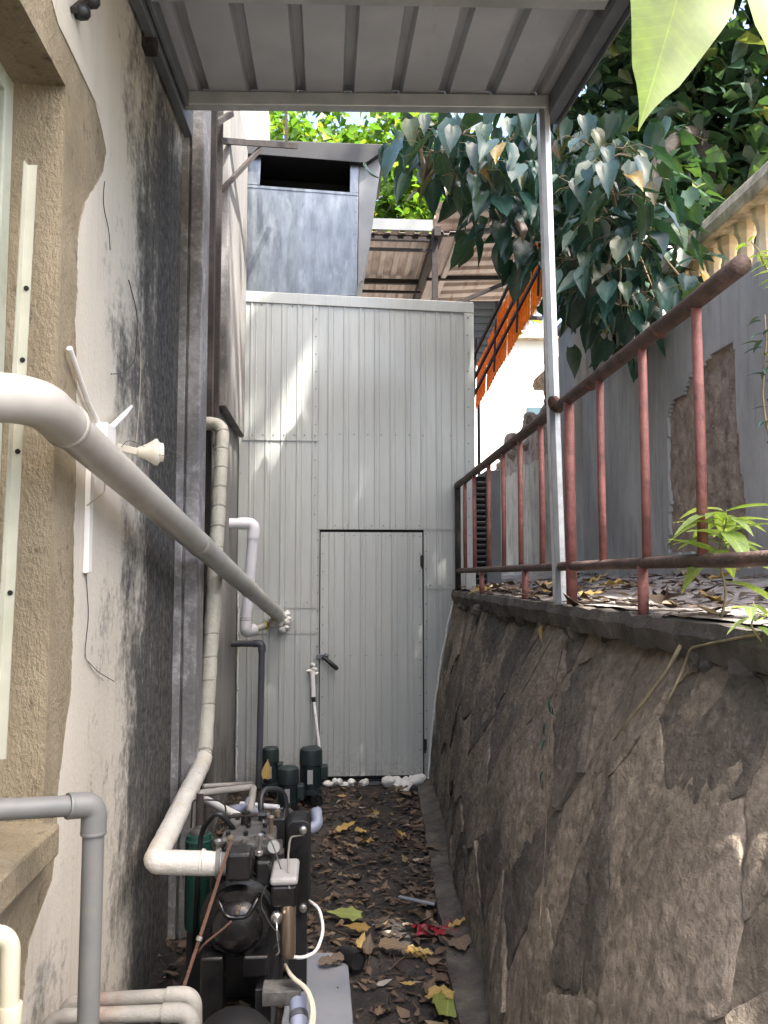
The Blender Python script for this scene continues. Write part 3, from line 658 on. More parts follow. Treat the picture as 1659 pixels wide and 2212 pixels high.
m = MB(); m.prism([q(520, 330, Yd + 0.01), q(531, 331, Yd + 0.01), q(521, 640, Yd + 0.01), q(512, 640, Yd + 0.01)], (0, 0.4, 0)); obj('side_flange', m, 'canopy_dark', dct)

# ------------------------------------------------------------------ canopy over the near alley
can = thing('canopy', (0.2, 3.45, 1.38), 'grey corrugated sheet canopy on a steel frame with one thin post', 'canopy')
CXL, CXR, CYB, CYF = -0.63, 0.985, 1.75, 3.45
def cz(y): return 3.555 + (y - 3.45) * 0.10
def cxr(x): return (x - CXL) / (CXR - CXL) * 0.05
# one sheet per 0.8 m module, trapezoid ribs that open downwards
def ceil_sheet(x0, x1, y0, y1, pitch=0.205, h=0.042):
    m = MB(); xs = [(x0, 0)]; x = x0 + 0.10
    while x + 0.03 < x1 - 0.02:
        xs += [(x - 0.026, 0), (x - 0.016, h), (x + 0.016, h), (x + 0.026, 0)]; x += pitch
    xs.append((x1, 0)); vs = []; fs = []
    ys = [y0, y1]
    for (xx, hh) in xs:
        for y in ys:
            z = cz(y) + (0.045 if x0 < 0 else 0.0495) + cxr(xx) + hh; vs += [(xx, y, z), (xx, y, z + 0.003)]
    n = len(xs)
    for i in range(n - 1):
        a = i * 4; b = a + 4; fs += [(a, a+2, b+2, b), (a+1, b+1, b+3, a+3), (a+2, a+3, b+3, b+2), (a, b, b+1, a+1)]
    return m.add(vs, fs)
for (x0, x1) in ((CXL, 0.20), (0.195, 1.012)):
    obj('roof_sheet', ceil_sheet(x0, x1, CYB, CYF + 0.05), 'canopy_sheet', can)
for y in (CYF, 2.66, 1.80):
    m = MB(); z = cz(y); m.prism([(CXL + 0.02, y - 0.03, z - 0.022), (CXR - 0.03, y - 0.03, z + 0.026), (CXR - 0.03, y - 0.03, z + 0.086), (CXL + 0.02, y - 0.03, z + 0.038)], (0, 0.05, 0))
    obj('cross_beam', m, 'canopy_steel', can, bevel=0.004)
m = MB(); zf = cz(CYF + 0.06); m.prism([(CXL + 0.02, CYF + 0.052, zf - 0.0), (1.008, CYF + 0.052, zf + 0.052), (1.008, CYF + 0.052, zf + 0.165), (CXL + 0.02, CYF + 0.052, zf + 0.112)], (0, 0.003, 0)); obj('end_flashing', m, 'canopy_dark', can)
def longbar(x, y0, y1, w, dn, up, mat, extra=0.0):
    m = MB(); c0, c1 = cxr(x), cxr(x)
    m.prism([(x - w/2, y0, cz(y0) - dn + c0), (x + w/2, y0, cz(y0) - dn + c0), (x + w/2, y0, cz(y0) + up + c0), (x - w/2, y0, cz(y0) + up + c0)], (0, y1 - y0, cz(y1) - cz(y0)))
    return obj('edge_beam', m, mat, can, bevel=0.003)
longbar(CXL + 0.002, CYB, 3.66, 0.034, 0.06, 0.043, 'canopy_dark')
longbar(CXL + 0.032, CYB, 3.42, 0.018, 0.03, 0.043, 'canopy_dark')
longbar(CXR + 0.004, CYB, 3.52, 0.05, 0.05, 0.043, 'canopy_dark')
longbar(CXR + 0.036, CYB, 3.56, 0.006, 0.075, 0.09, 'canopy_dark')
pb, pt = U(1211, 1340, Y=3.455), U(1172, 212, Y=3.455)
ob1 = MB(); ob1.bar(pb, pt, 0.048, 0.048, (0, 1, 0)); post = obj('post', ob1, 'post_steel', can, bevel=0.004)
m = MB(); m.bar(pb + Vector((-0.0118, -0.0248, 0.01)), pt + Vector((-0.0118, -0.0248, -0.01)), 0.0225, 0.002, (0, 1, 0)); obj('shaded_half', m, 'canopy_dark', post)  # dark strip paints shade onto the left half of the post
m = MB(); c = U(1197, 870, Y=3.41); m.lathe(c, [(0.03, -0.012), (0.031, 0.0), (0.028, 0.012)], (1, 0.3, 0.25), 12); obj('weld', m, 'rust', post, smooth=True)
# rusty wall brackets on the left wall
wb = thing('wall_bracket', (WX, 2.75, 3.45), 'dark rusty bolt bracket holding the left edge of the canopy', 'bracket')
obj('bolt', MB().box((WX, 2.83, 3.40), (WX + 0.05, 2.90, 3.46)), 'rust_dark', wb, bevel=0.01)

# small dark blurred fitting near the top left
c = U(168, 12, X=WX + 0.02)
t = thing('wall_fitting', c, 'small dark round knob fitting high on the pale wall', 'fitting')
obj('knob', MB().lathe(U(162, 26, X=WX + 0.004), [(0.016, 0), (0.02, 0.012), (0.018, 0.03), (0.010, 0.038)], (1, 0, 0), 14), 'black_rubber', t, smooth=True)
obj('knob', MB().lathe(U(184, 2, X=WX + 0.004), [(0.016, 0), (0.02, 0.012), (0.018, 0.03), (0.010, 0.038)], (1, 0, 0), 14), 'black_rubber', t, smooth=True)
obj('bracket', MB().bar(U(158, 22, X=WX + 0.012), U(192, -6, X=WX + 0.012), 0.012, 0.014), 'rust_dark', t)

# steel frame standing by the far wall
fr = thing('steel_frame', (WX + 0.05, 4.9, 0), 'dark rusty steel upright with diagonal brace beside the far wall', 'frame')
x = U(470, 600, Y=4.85)
obj('upright', MB().box((x.x - 0.018, 4.83, 2.3), (x.x + 0.018, 4.87, 5.0)), 'rust_dark', fr)
obj('upright', MB().box((WX + 0.004, 4.45, 0.0), (WX + 0.045, 4.50, 5.0)), 'rust_dark', fr)
obj('cross_bar', MB().bar(U(474, 304, Y=4.85), U(640, 316, Y=6.0), 0.03, 0.035), 'rust_dark', fr)
obj('brace', MB().bar(U(478, 412, Y=4.88), U(562, 322, Y=5.4), 0.025, 0.025), 'rust_dark', fr)
obj('brace', MB().bar(U(462, 268, Y=4.6), U(500, 246, Y=4.85), 0.03, 0.03), 'rust_dark', fr)
obj('hanger', MB().bar(U(619, 320, Y=6.0), U(617, 200, Y=6.0), 0.022, 0.022), 'rust_dark', fr)

# ------------------------------------------------------------------ railing on the terrace edge
RX = 0.985
rl = thing('railing', (RX, 4.0, TZ), 'red primer and rust pipe railing along the terrace edge', 'railing')
ztr, zbr = 2.215, 1.575
Yr = lambda u, v=1150: U(u, v, X=RX).y
obj('top_rail', MB().tube([(RX, 6.17 - (6.17 - 1.86) * i / 24, ztr + 0.07 * (i / 24) + 0.004 * noise.noise(Vector((i * 0.7, 0, 0)))) for i in range(25)], 0.0245, 14, wob=0.06), 'rail_rust', rl, smooth=True)
obj('bottom_rail', MB().tube([(RX, 6.15 - (6.15 - 0.9) * i / 30, zbr + 0.012 * (i / 30) + 0.004 * noise.noise(Vector((i * 0.6, 3, 0)))) for i in range(31)], 0.0185, 12, wob=0.08), 'rail_rust', rl, smooth=True)
def zt_at(y): return ztr + 0.07 * (6.17 - y) / (6.17 - 1.86)
for u in (1005, 1025, 1057, 1088, 1125, 1171, 1302, 1396, 1517):
    y = Yr(u); obj('baluster', MB().tube([(RX, y, zbr + 0.005), (RX + uni(-.004, .004), y, (zbr + ztr) / 2), (RX, y, zt_at(y))], 0.0138, 12), 'primer_red', rl, smooth=True)
y = Yr(1233); obj('post', MB().tube([(RX, y, TZ - 0.03), (RX, y, zt_at(y))], 0.0215, 14), 'primer_red', rl, smooth=True)
y = 6.15; obj('post', MB().tube([(RX, y, TZ - 0.05), (RX, y, zt_at(y) + 0.01)], 0.022, 12), 'rust_dark', rl, smooth=True)
for u in (1040, 1133, 1386):
    y = Yr(u); obj('foot', MB().tube([(RX, y, TZ - 0.03), (RX, y, zbr)], 0.017, 12), 'primer_red', rl, smooth=True)
for y in (3.0, 4.2, 2.35):
    obj('weld', MB().lathe((RX, y, zt_at(y) - 0.005), [(0.02, -0.02), (0.028, 0), (0.02, 0.02)], (0, 1, 0), 12), 'rust', rl, smooth=True)

# ------------------------------------------------------------------ grey rendered wall behind the terrace
GX = 1.92
gw = thing('garden_wall', (GX, 4.5, TZ), 'grey rendered wall behind the railing with a large broken render patch', 'wall')
GZ = 2.93
m = MB(); m.box((GX + 0.012, 1.0, 1.3), (GX + 0.20, 6.20, GZ)); obj('core', m, 'rubble', gw)
# render coat: grid of cells, the broken patch left out
hole = [(1443,1190),(1452,1150),(1450,1090),(1447,1000),(1445,930),(1452,870),(1480,855),(1500,800),(1520,790),(1545,762),(1570,748),(1590,745),(1593,790),(1598,900),(1603,990),(1615,1090),(1625,1200)]
hp = [(U(u, v, X=GX).y, U(u, v, X=GX).z) for u, v in hole]
def inside(p, poly):
    c = False; n = len(poly)
    for i in range(n):
        a, b = poly[i], poly[(i+1) % n]
        if (a[1] > p[1]) != (b[1] > p[1]) and p[0] < (b[0]-a[0]) * (p[1]-a[1]) / (b[1]-a[1]) + a[0]: c = not c
    return c
m = MB(); ny, nz = 260, 80; keep = {}; y0_, y1_, z0_, z1_ = 2.2, 6.02, 1.40, GZ
vs = []; fs = []
for j in range(nz + 1):
    for i in range(ny + 1):
        y = y0_ + (y1_ - y0_) * i / ny; z = z0_ + (z1_ - z0_) * j / nz
        vs.append((GX - 0.012 - 0.006 * noise.noise(Vector((y * 2, z * 2, 1))), y, z + (0.012 * noise.noise(Vector((y * 9, 0, 0))) if j == nz else 0)))
for j in range(nz):
    for i in range(ny):
        y = y0_ + (y1_ - y0_) * (i + .5) / ny; z = z0_ + (z1_ - z0_) * (j + .5) / nz
        w1 = 0.02 * noise.noise(Vector((y * 10, z * 10, 0)))
        if inside((y + w1, z + w1), hp): continue
        keep[(i, j)] = 1; a = j * (ny + 1) + i; fs.append((a, a + ny + 1, a + ny + 2, a + 1))
m.add(vs, fs)
coat = obj('render_coat', m, 'grey_render', gw)
sm = coat.modifiers.new('thick', 'SOLIDIFY'); sm.thickness = 0.024; sm.offset = -1
m = MB()
for (i0, c_) in ((1, 0),):
    m.box((GX + 0.0, 1.0, 1.40), (GX + 0.012, 2.19, GZ)); 
obj('render_coat', m, 'grey_render', gw)
m = MB(); vs=[]; fs=[]; ny, nz = 60, 50
ya, yb = min(p[0] for p in hp) - .05, max(p[0] for p in hp) + .05; za, zb = min(p[1] for p in hp) - .05, max(p[1] for p in hp) + .05
for j in range(nz + 1):
    for i in range(ny + 1):
        y = ya + (yb - ya) * i / ny; z = za + (zb - za) * j / nz
        vs.append((GX + 0.008 - 0.012 * abs(noise.noise(Vector((y * 7, z * 7, 4)))) - 0.008 * noise.noise(Vector((y * 25, z * 25, 4))), y, z))
for j in range(nz):
    for i in range(ny): a = j*(ny+1)+i; fs.append((a, a+ny+1, a+ny+2, a+1))
obj('exposed_rubble', m.add(vs, fs), 'rubble', gw, smooth=True)
# pillar at the end of the grey wall
c0 = U(1207, 950, X=GX - 0.06); 
m = MB(); m.box((GX - 0.07, 6.03, 1.38), (GX + 0.24, 6.42, 3.46)); m.box((GX - 0.10, 6.0, 3.46), (GX + 0.27, 6.45, 3.52)); pil = obj('pillar', m, 'grey_render', gw, bevel=0.012)
# ruined cream wall farther back
rn = thing('ruined_wall', (1.98, 8.5, TZ), 'old cream plastered wall with broken rubble top beyond the grey pillar', 'wall')
m = MB(); prof = []
for i in range(50):
    y = 6.46 + 4.2 * i / 49; z = 3.17 - 0.06 * (y - 6.46) + 0.10 * noise.noise(Vector((y * 2.3, 0, 3))) + 0.05 * noise.noise(Vector((y * 9, 0, 3))) - max(0, y - 9.0) * 0.28
    prof.append((y, z))
m.prism([(2.0, 10.66, 1.35), (2.0, 6.46, 1.35)] + [(2.0, y, z) for y, z in prof], (0.3, 0, 0)); obj('rubble_core', m, 'rubble', rn)
m = MB(); lo = [(y, 2.62 + 0.06 * noise.noise(Vector((y * 3, 0, 8))) + 0.03 * noise.noise(Vector((y * 11, 0, 8)))) for y, _ in prof]
m.prism([(1.985, 10.6, 1.36), (1.985, 6.47, 1.36)] + [(1.985, y, min(z, zz_ - 0.03)) for (y, z), (_, zz_) in zip(lo, prof)], (0.013, 0, 0)); obj('plaster_coat', m, 'old_cream', rn)
random.seed(12)
for i in range(60):
    k = random.randrange(50); y, z = prof[k]; r = uni(0.04, 0.09); c = Vector((2.0 + uni(-0.03, 0.2), y, z - r * 0.5 - rnd() * 0.25 * (rnd() < 0.5)))
    mm = MB().lathe(c, [(0.01, -r), (r * .9, -r * .5), (r, 0.1 * r), (r * .6, r * .6), (0.01, r * .75)], (uni(-1,1), uni(-1,1), 1), 8)
    mm.v = [tuple(Vector(p) + Vector((noise.noise(Vector(p) * 16), noise.noise(Vector(p) * 16 + Vector((9,0,0))), noise.noise(Vector(p) * 16 + Vector((0,9,0))))) * 0.03) for p in mm.v]
    obj('stone', mm, 'rubble', rn)

# cream balustrade on the higher garden
bal = thing('balustrade', (2.45, 5.0, 2.2), 'cream painted concrete balustrade on the higher garden above the grey wall', 'balustrade')
BX = 2.38
zc = U(1659, 372, X=BX).z
obj('base_wall', MB().box((BX - 0.05, 2.0, 1.4), (BX + 0.25, 9.0, zc - 0.62)), 'cream_paint', bal)
obj('handrail', MB().prism([(BX - 0.09, 2.0, zc - 0.075), (BX - 0.07, 2.0, zc - 0.13), (BX + 0.21, 2.0, zc - 0.13), (BX + 0.23, 2.0, zc - 0.075), (BX + 0.21, 2.0, zc), (BX - 0.07, 2.0, zc)], (0, 7.0, 0)), 'cap_grime', bal, bevel=0.01)
bm_ = MB().lathe((0, 0, 0), [(0.062, 0), (0.062, 0.03), (0.05, 0.05), (0.07, 0.12), (0.072, 0.17), (0.052, 0.28), (0.04, 0.36), (0.046, 0.40), (0.062, 0.43), (0.062, 0.49)], (0, 0, 1), 8)
bme = mesh_of('baluster', bm_.v, bm_.f, 'cream_paint', False)
y = 2.3
while y < 8.9:
    inst('baluster', bme, bal, Matrix.Translation((BX + 0.06, y, zc - 0.62)) @ Matrix.Rotation(math.pi / 8, 4, 'Z')); y += 0.205

# louvred cabinet on the terrace beside the shed
cb = thing('louvred_cabinet', (1.33, 7.0, TZ), 'grey cabinet with black louvred grille standing beside the shed', 'cabinet')
cl = U(1029, 1150, Y=6.75); cr = U(1083, 1150, Y=6.75); cm = U(1052, 1150, Y=6.75)
zc0, zc1 = TZ - 0.05, U(1040, 1028, Y=6.75).z
obj('case', MB().box((cm.x, 6.76, zc0), (cr.x, 7.3, zc1 + 0.05)), 'grey_sheet', cb, bevel=0.006)
obj('backing', MB().box((cl.x, 6.80, zc0), (cm.x - 0.003, 7.3, zc1)), 'black_hole', cb)
k = 20
for i in range(k):
    z = zc0 + 0.03 + (zc1 - zc0 - 0.04) * i / k
    obj('louvre', MB().bar((cl.x, 6.775, z), (cm.x - 0.003, 6.775, z), 0.03, 0.006, (0, 0.6, 1)), 'grey_sheet', cb)

# ------------------------------------------------------------------ structures behind the shed
cp = thing('carport', (1.0, 10.0, 0), 'rusty open shelter with brown corrugated roof sheets behind the shed', 'shelter')
def corr(p00, p10, p01, n, h, th=0.004):   # ribs run from p00 to p01, repeated across p00->p10
    p00, p10, p01 = Vector(p00), Vector(p10), Vector(p01); ax = p10 - p00; ay = p01 - p00; nm = ax.cross(ay).normalized()
    vs = []; fs = []; m = MB(); ks = []
    for i in range(n):
        ks += [(i / n, 0), ((i + 0.42) / n, 0), ((i + 0.5) / n, h), ((i + 0.85) / n, h), ((i + 0.93) / n, 0)]
    ks.append((1, 0))
    for k, hh in ks:
        a = p00 + ax * k + nm * hh; vs += [a, a + ay, a + nm * th, a + ay + nm * th]
    for i in range(len(ks) - 1):
        a = i * 4; b = a + 4; fs += [(a, b, b+1, a+1), (a+2, a+3, b+3, b+2), (a, a+2, b+2, b), (a+1, b+1, b+3, a+3)]
    return m.add(vs, fs)
zr = 5.25
A0, A1 = U(802, 488, Z=zr), U(945, 488, Z=zr)
for k in range(2):
    obj('roof_sheet', corr((A0.x - 1.2 + k * 1.12, 8.7, zr + 0.02 * k), (A0.x - 1.2 + (k + 1) * 1.12, 8.7, zr + 0.02 * k), (A0.x - 1.2 + k * 1.12, 12.6, zr + 0.05), 7, -0.03), 'brown_sheet', cp)
xr = A1.x
obj('roof_sheet', corr((xr + 0.03, 8.6, zr + 0.30), (xr + 0.03, 12.4, zr - 0.05), (xr + 1.9, 8.6, zr + 0.42), 16, -0.04), 'brown_sheet', cp)
for y in (8.75, 10.1, 11.4):
    obj('purlin', MB().bar((xr - 2.2, y, zr - 0.05), (xr, y, zr - 0.05), 0.05, 0.06), 'rust_dark', cp)
    obj('purlin', MB().bar((xr - 2.2, y, zr - 0.18), (xr, y, zr - 0.18), 0.03, 0.03), 'rust_dark', cp)
    obj('purlin', MB().bar((xr, y, zr - 0.0), (xr + 1.9, y, zr + 0.2 - (y - 8.75) * 0.1), 0.045, 0.05), 'rust_dark', cp)
    obj('truss_web', MB().bar((xr - 1.4, y, zr - 0.18), (xr - 1.1, y, zr - 0.05), 0.02, 0.02), 'rust_dark', cp)
obj('rafter', MB().bar((xr, 8.5, zr - 0.06), (xr, 12.4, zr - 0.10), 0.07, 0.10), 'rust_dark', cp)
obj('fascia', MB().box((xr - 2.2, 8.60, zr - 0.02), (xr - 0.04, 8.63, zr + 0.10)), 'grey_sheet', cp)
for (x_, y_) in ((xr - 0.02, 8.6), (xr - 0.02, 12.3), (xr - 2.2, 12.3), (xr + 2.6, 12.2)):
    obj('post', MB().box((x_ - 0.03, y_ - 0.03, -0.05), (x_ + 0.03, y_ + 0.03, zr - 0.01)), 'rust_dark', cp)
obj('brace', MB().bar((xr, 8.62, zr - 0.9), (xr + 1.2, 8.7, zr - 0.35), 0.04, 0.04), 'rust_dark', cp)
# dark grey corrugated sheet at the shed's back corner
gs = thing('corrugated_screen', (1.9, 9.9, TZ), 'dark grey corrugated sheet screen behind the upper right shed corner', 'screen')
a, b, c = U(1010, 790, Y=9.9), U(1010, 650, Y=9.9), U(1086, 790, Y=9.9)
obj('sheet', corr(a, b, c, 9, 0.02), 'grey_sheet', gs)
obj('post', MB().box((a.x + 0.02, 9.94, 1.4), (a.x + 0.06, 9.98, b.z)), 'rust_dark', gs)
# orange translucent sheet fence
of = thing('orange_screen', (2.25, 9.5, TZ), 'orange corrugated translucent sheet screen in a black steel frame', 'screen')
oL, oR = U(1028, 886, Y=9.2), U(1172, 640, Y=7.8); N_ = 6
for i in range(N_):
    a = oL + (oR - oL) * (i / N_); b = oL + (oR - oL) * ((i + 0.985) / N_); hgt = 0.56 + 0.34 * i / (N_ - 1)
    a = a + Vector((0.012 * (i % 2), 0, uni(-0.015, 0.015)))
    obj('sheet', corr(a, b, a + Vector((0.05, 0.12, hgt)), 5, 0.014), 'orange_sheet', of)
for k, dz in ((0.10, 0.06), (0.34, 0.0), (0.60, 0.0)):
    obj('frame_bar', MB().bar(oL + Vector((-0.03, -0.03, k + dz)), oR + Vector((-0.03, -0.03, k + 0.12 + dz)), 0.025, 0.028), 'rust_dark', of)
for k in (0.02, 0.36, 0.70, 0.99):
    a = oL + (oR - oL) * k; obj('frame_bar', MB().bar(a + Vector((-0.05, -0.05, 0.0)), a + Vector((0.0, 0.02, 0.8)), 0.02, 0.02), 'rust_dark', of)
for k in (0.0, 1.0):
    a = oL + (oR - oL) * k; obj('frame_post', MB().bar((a.x + 0.05, a.y + 0.1, 1.4), (a.x + 0.05, a.y + 0.1, a.z + 0.3), 0.03, 0.03), 'rust_dark', of)
# pale house far behind
hs = thing('white_house', (4.0, 17, 0), 'pale house with blue-green windows far behind the orange screen', 'house')
obj('wall', MB().box((1.8, 16.0, -0.05), (8.5, 20, 6.2)), 'white_house', hs)
obj('roof', MB().box((1.6, 15.8, 6.2), (8.7, 20.2, 6.4)), 'cap_grime', hs)
for (x0, z0) in ((3.9, 3.6), (5.2, 3.6), (6.4, 3.6)):
    w_ = obj('window', MB().box((x0, 15.97, z0), (x0 + 0.7, 15.995, z0 + 1.3)), 'frame_pale', hs)
    for k in range(2): obj('pane', MB().box((x0 + 0.05 + k * 0.31, 15.955, z0 + 0.06), (x0 + 0.34 + k * 0.31, 15.968, z0 + 1.24)), 'teal_pane', w_)

# ------------------------------------------------------------------ trees
def leaf_shape(L, W, droop=0.25, fold=0.18, n=8, heart=True, wav=0.0):
    """ovate leaf with a drip tip in local XY (stem at origin, tip along +Y), folded on the midrib and drooping"""
    vs = []; fs = []
    for i in range(n + 1):
        t_ = i / n
        if heart: wv = (math.sin(min(1, t_ * 1.9 + 0.22) * math.pi * 0.5) * (1 - t_) ** 0.85 * 1.22) if t_ < 0.78 else 0.32 * (1 - t_) / 0.22 * 0.95 * (0.4 + 0.6 * (1 - t_) / 0.22)
        else: wv = math.sin(math.pi * t_ ** 0.85)
        if i == n: wv = 0.0
        wv *= W / 2; y = L * t_; z = -droop * L * t_ * t_
        e = wav * math.sin(t_ * 19) * wv
        vs += [(-wv, y - (0.06 * L if i == 0 and heart else 0), z + fold * wv + e), (-wv * 0.5, y, z + fold * wv * 0.35), (0, y, z), (wv * 0.5, y, z + fold * wv * 0.35), (wv, y - (0.06 * L if i == 0 and heart else 0), z + fold * wv - e)]
    for i in range(n):
        for k in range(4): a = i * 5 + k; fs.append((a, a + 1, a + 6, a + 5))
    return vs, fs
def leaf_simple(L, W, droop=0.2, fold=0.2):
    vs = [(0, 0, 0), (-W/2, L*0.3, fold*W/2), (0, L*0.32, -0.03*L), (W/2, L*0.3, fold*W/2), (-W*0.3, L*0.66, fold*W*0.3 - droop*L*0.4), (0, L*0.66, -droop*L*0.45), (W*0.3, L*0.66, fold*W*0.3 - droop*L*0.4), (0, L, -droop*L)]
    return vs, [(0, 2, 1), (0, 3, 2), (1, 2, 5, 4), (2, 3, 6, 5), (4, 5, 7), (5, 6, 7)]
def orient(p, d, upv, roll=0.0):
    d = Vector(d).normalized(); x = d.cross(Vector(upv))
    if x.length < 1e-3: x = Vector((1, 0, 0))
    x.normalize(); z = x.cross(d); M = Matrix((x, d, z)).transposed().to_4x4()
    return Matrix.Translation(p) @ M @ Matrix.Rotation(roll, 4, 'Y')
random.seed(21)
tr = thing('broadleaf_tree', (3.4, 6.6, TZ), 'broadleaf tree with large drooping pointed leaves hanging over the railing', 'tree')
trunk = [(3.4, 6.6, 1.3), (3.35, 6.55, 2.6), (3.2, 6.4, 3.8), (2.9, 6.1, 5.0)]
obj('trunk', MB().tube(rpath(trunk, 0.5), [0.16 - 0.06 * i / 17 for i in range(18)], 12, wob=0.1), 'bark', tr, smooth=True)
cl_px = [(900,290,5.0),(940,330,4.7),(1000,290,4.6),(1000,385,4.6),(1060,330,4.5),(1110,300,4.7),(1120,370,4.5),(1070,440,4.7),(1085,480,4.8),(1140,520,4.9),(1150,440,5.1),
         (1250,300,4.6),(1300,350,4.3),(1345,320,4.4),(1240,400,4.4),(1330,420,4.2),(1400,400,4.3),(1280,480,4.4),(1360,510,4.2),(1420,490,4.5),(1240,560,4.6),(1310,590,4.4),(1390,590,4.5),(1340,660,4.5),(1420,650,4.7),(1480,610,4.3),(1390,710,4.8),(1290,650,4.9)]
lm = []
for k, (L_, W_, dr, fo) in enumerate([(0.18,0.125,0.25,0.25),(0.14,0.10,0.5,0.4),(0.20,0.14,0.12,0.15),(0.165,0.12,0.4,0.5),(0.19,0.115,-0.12,0.3),(0.12,0.075,0.3,0.6)]):
    vs, fs = leaf_shape(L_, W_, dr, fo, wav=0.08); lm.append(mesh_of('leaf', vs, fs, 'leaf_tree'))
hubs = [Vector((2.1, 5.3, 3.9)), Vector((1.1, 5.4, 4.0))]
limb1 = [(2.9, 6.1, 5.0), (2.5, 5.6, 4.7), (2.0, 5.0, 4.0), (1.75, 4.7, 3.5)]
limb2 = [(3.2, 6.4, 3.8), (2.3, 6.0, 4.35), (1.4, 5.5, 4.2), (0.9, 5.1, 4.0), (0.6, 5.0, 4.0)]
crown = obj('limbs', MB().tube(rpath(limb1, 0.3), [0.07 - 0.045 * i / 17 for i in range(18)], 10, wob=0.15).tube(rpath(limb2, 0.3), [0.06 - 0.04 * i / 25 for i in range(26)], 10, wob=0.15), 'bark', tr, smooth=True)
tw = MB(); nleaf = 0
LP = [Vector(p) for p in rpath(limb1, 0.3)] + [Vector(p) for p in rpath(limb2, 0.3)]
for (u, v, y) in cl_px:
    c = U(u, v, Y=y + uni(-0.15, 0.15)); near = min(LP, key=lambda p: (p - c).length)
    mid = (near + c) / 2 + Vector((0, 0, 0.12)); tw.tube(rpath([near, mid, c], 0.3), [0.012 - 0.006 * i / 9 for i in range(10)], 6)
    for j in range(11 if nleaf < 280 else 8):
        an = uni(0, 2 * math.pi); el = uni(-0.5, 0.7)
        d = Vector((math.cos(an) * math.cos(el), math.sin(an) * math.cos(el), math.sin(el))); pl = uni(0.07, 0.23)
        e = c + d * pl + Vector((0, 0, -0.02)); tw.tube([c, c + d * pl * 0.55 + Vector((0, 0, 0.015)), e], 0.0018, 4)
        ld = (d * uni(0.3, 0.95) + Vector((uni(-.25,.25), 0, -uni(0.55, 1.4)))).normalized()
        upv = (d + Vector((uni(-.5, .5), uni(-.9, .2), 0.6))).normalized()
        inst('leaf', random.choice(lm), tr, orient(e, ld, upv) @ Matrix.Scale(uni(0.8, 1.4), 4)); nleaf += 1
obj('twigs', tw, 'twig', tr, smooth=True)
NEAR_TREE = tr

def foliage(pts_fn, n, L0, L1, mat, name, parent, hang=0.6, full=False):
    m = MB(); tint = []
    for i in range(n):
        p = pts_fn()
        if p is None: continue
        vs, fs = leaf_shape(1, uni(0.62, 0.75), uni(-0.1, 0.5), uni(0.1, 0.45), n=6, wav=0.08) if full else leaf_simple(1, 0.66, uni(0.1, 0.4), uni(0.1, 0.45)); s = uni(L0, L1); an = uni(0, 6.283)
        d = Vector((math.cos(an), math.sin(an), uni(-1.6, 0.3) * hang)); upv = Vector((uni(-1, 1), uni(-1, 1), 1.2))
        M = orient(p, d, upv); k = len(m.v)
        m.v += [tuple(M @ (Vector(q) * s)) for q in vs]; m.f += [tuple(a + k for a in f) for f in fs]; r_ = rnd(); tint += [r_] * len(vs)
    m.t = tint; o = obj(name, m, mat, parent, smooth=True); o['kind'] = 'stuff'; return o
def clumped(boxes, per):
    """points gathered in leafy clumps spread through the crown's volume"""
    cl = []
    for (c, r, n) in boxes:
        for i in range(n):
            d = Vector((random.gauss(0, 1), random.gauss(0, 1), random.gauss(0, 1))); d.normalize()
            d *= rnd() ** 0.45; cl.append((Vector((c[0] + d.x * r[0], c[1] + d.y * r[1], c[2] + d.z * r[2])), uni(0.18, 0.42)))
    def f():
        c, s = random.choice(cl); return c + Vector((random.gauss(0, s * .6), random.gauss(0, s * .6), random.gauss(0, s * .5)))
    return f, cl
def big_tree(name, loc, label, trunk, boxes, n, L0, L1, mat, limbs=14):
    t = thing(name, loc, label, 'tree', 'trees above and behind the alley')
    P = rpath(trunk, 0.6); obj('trunk', MB().tube(P, [0.2 * (1 - 0.6 * i / (len(P)-1)) for i in range(len(P))], 12, wob=0.12), 'bark', t, smooth=True)
    f, cl = clumped(boxes, 1); m = MB()
    for c, s in random.sample(cl, min(limbs, len(cl))):
        a = P[-1 - random.randrange(3)]; mid = (a + c) / 2 + Vector((uni(-.3,.3), uni(-.3,.3), uni(0, .4)))
        m.tube(rpath([a, mid, c], 0.6), [0.05 - 0.04 * i / 9 for i in range(10)], 6)
    obj('limbs', m, 'bark', t, smooth=True); foliage(f, n, L0, L1, mat, 'crown', t); return t
random.seed(78)
_cl = [U(u, v, Y=y + 0.35) for (u, v, y) in cl_px] + [U(u, v, Y=5.3) for (u, v) in ((1180,330),(1200,430),(1200,520),(1270,430),(1310,540),(1450,560),(1450,470),(1160,380),(1230,640),(1350,600),(1040,380),(970,340))]
foliage(lambda: random.choice(_cl) + Vector((random.gauss(0, .13), random.gauss(0, .15), random.gauss(0, .12))), 520, 0.13, 0.22, 'foliage_teal', 'foliage', NEAR_TREE, hang=1.7, full=True)
random.seed(77)
big_tree('dark_tree', (4.6, 8.2, TZ), 'dense dark evergreen tree rising behind the cream balustrade', [(4.6, 8.2, 1.3), (4.5, 8.1, 3.5), (4.2, 7.8, 5.6)],
         [((3.6, 7.4, 5.3), (1.8, 1.8, 1.8), 120), ((2.7, 6.4, 6.2), (1.4, 1.5, 1.3), 70), ((4.8, 6.4, 4.6), (1.4, 1.6, 1.5), 60), ((2.6, 6.3, 4.3), (0.9, 0.8, 0.9), 40)], 15000, 0.14, 0.22, 'foliage_dark')
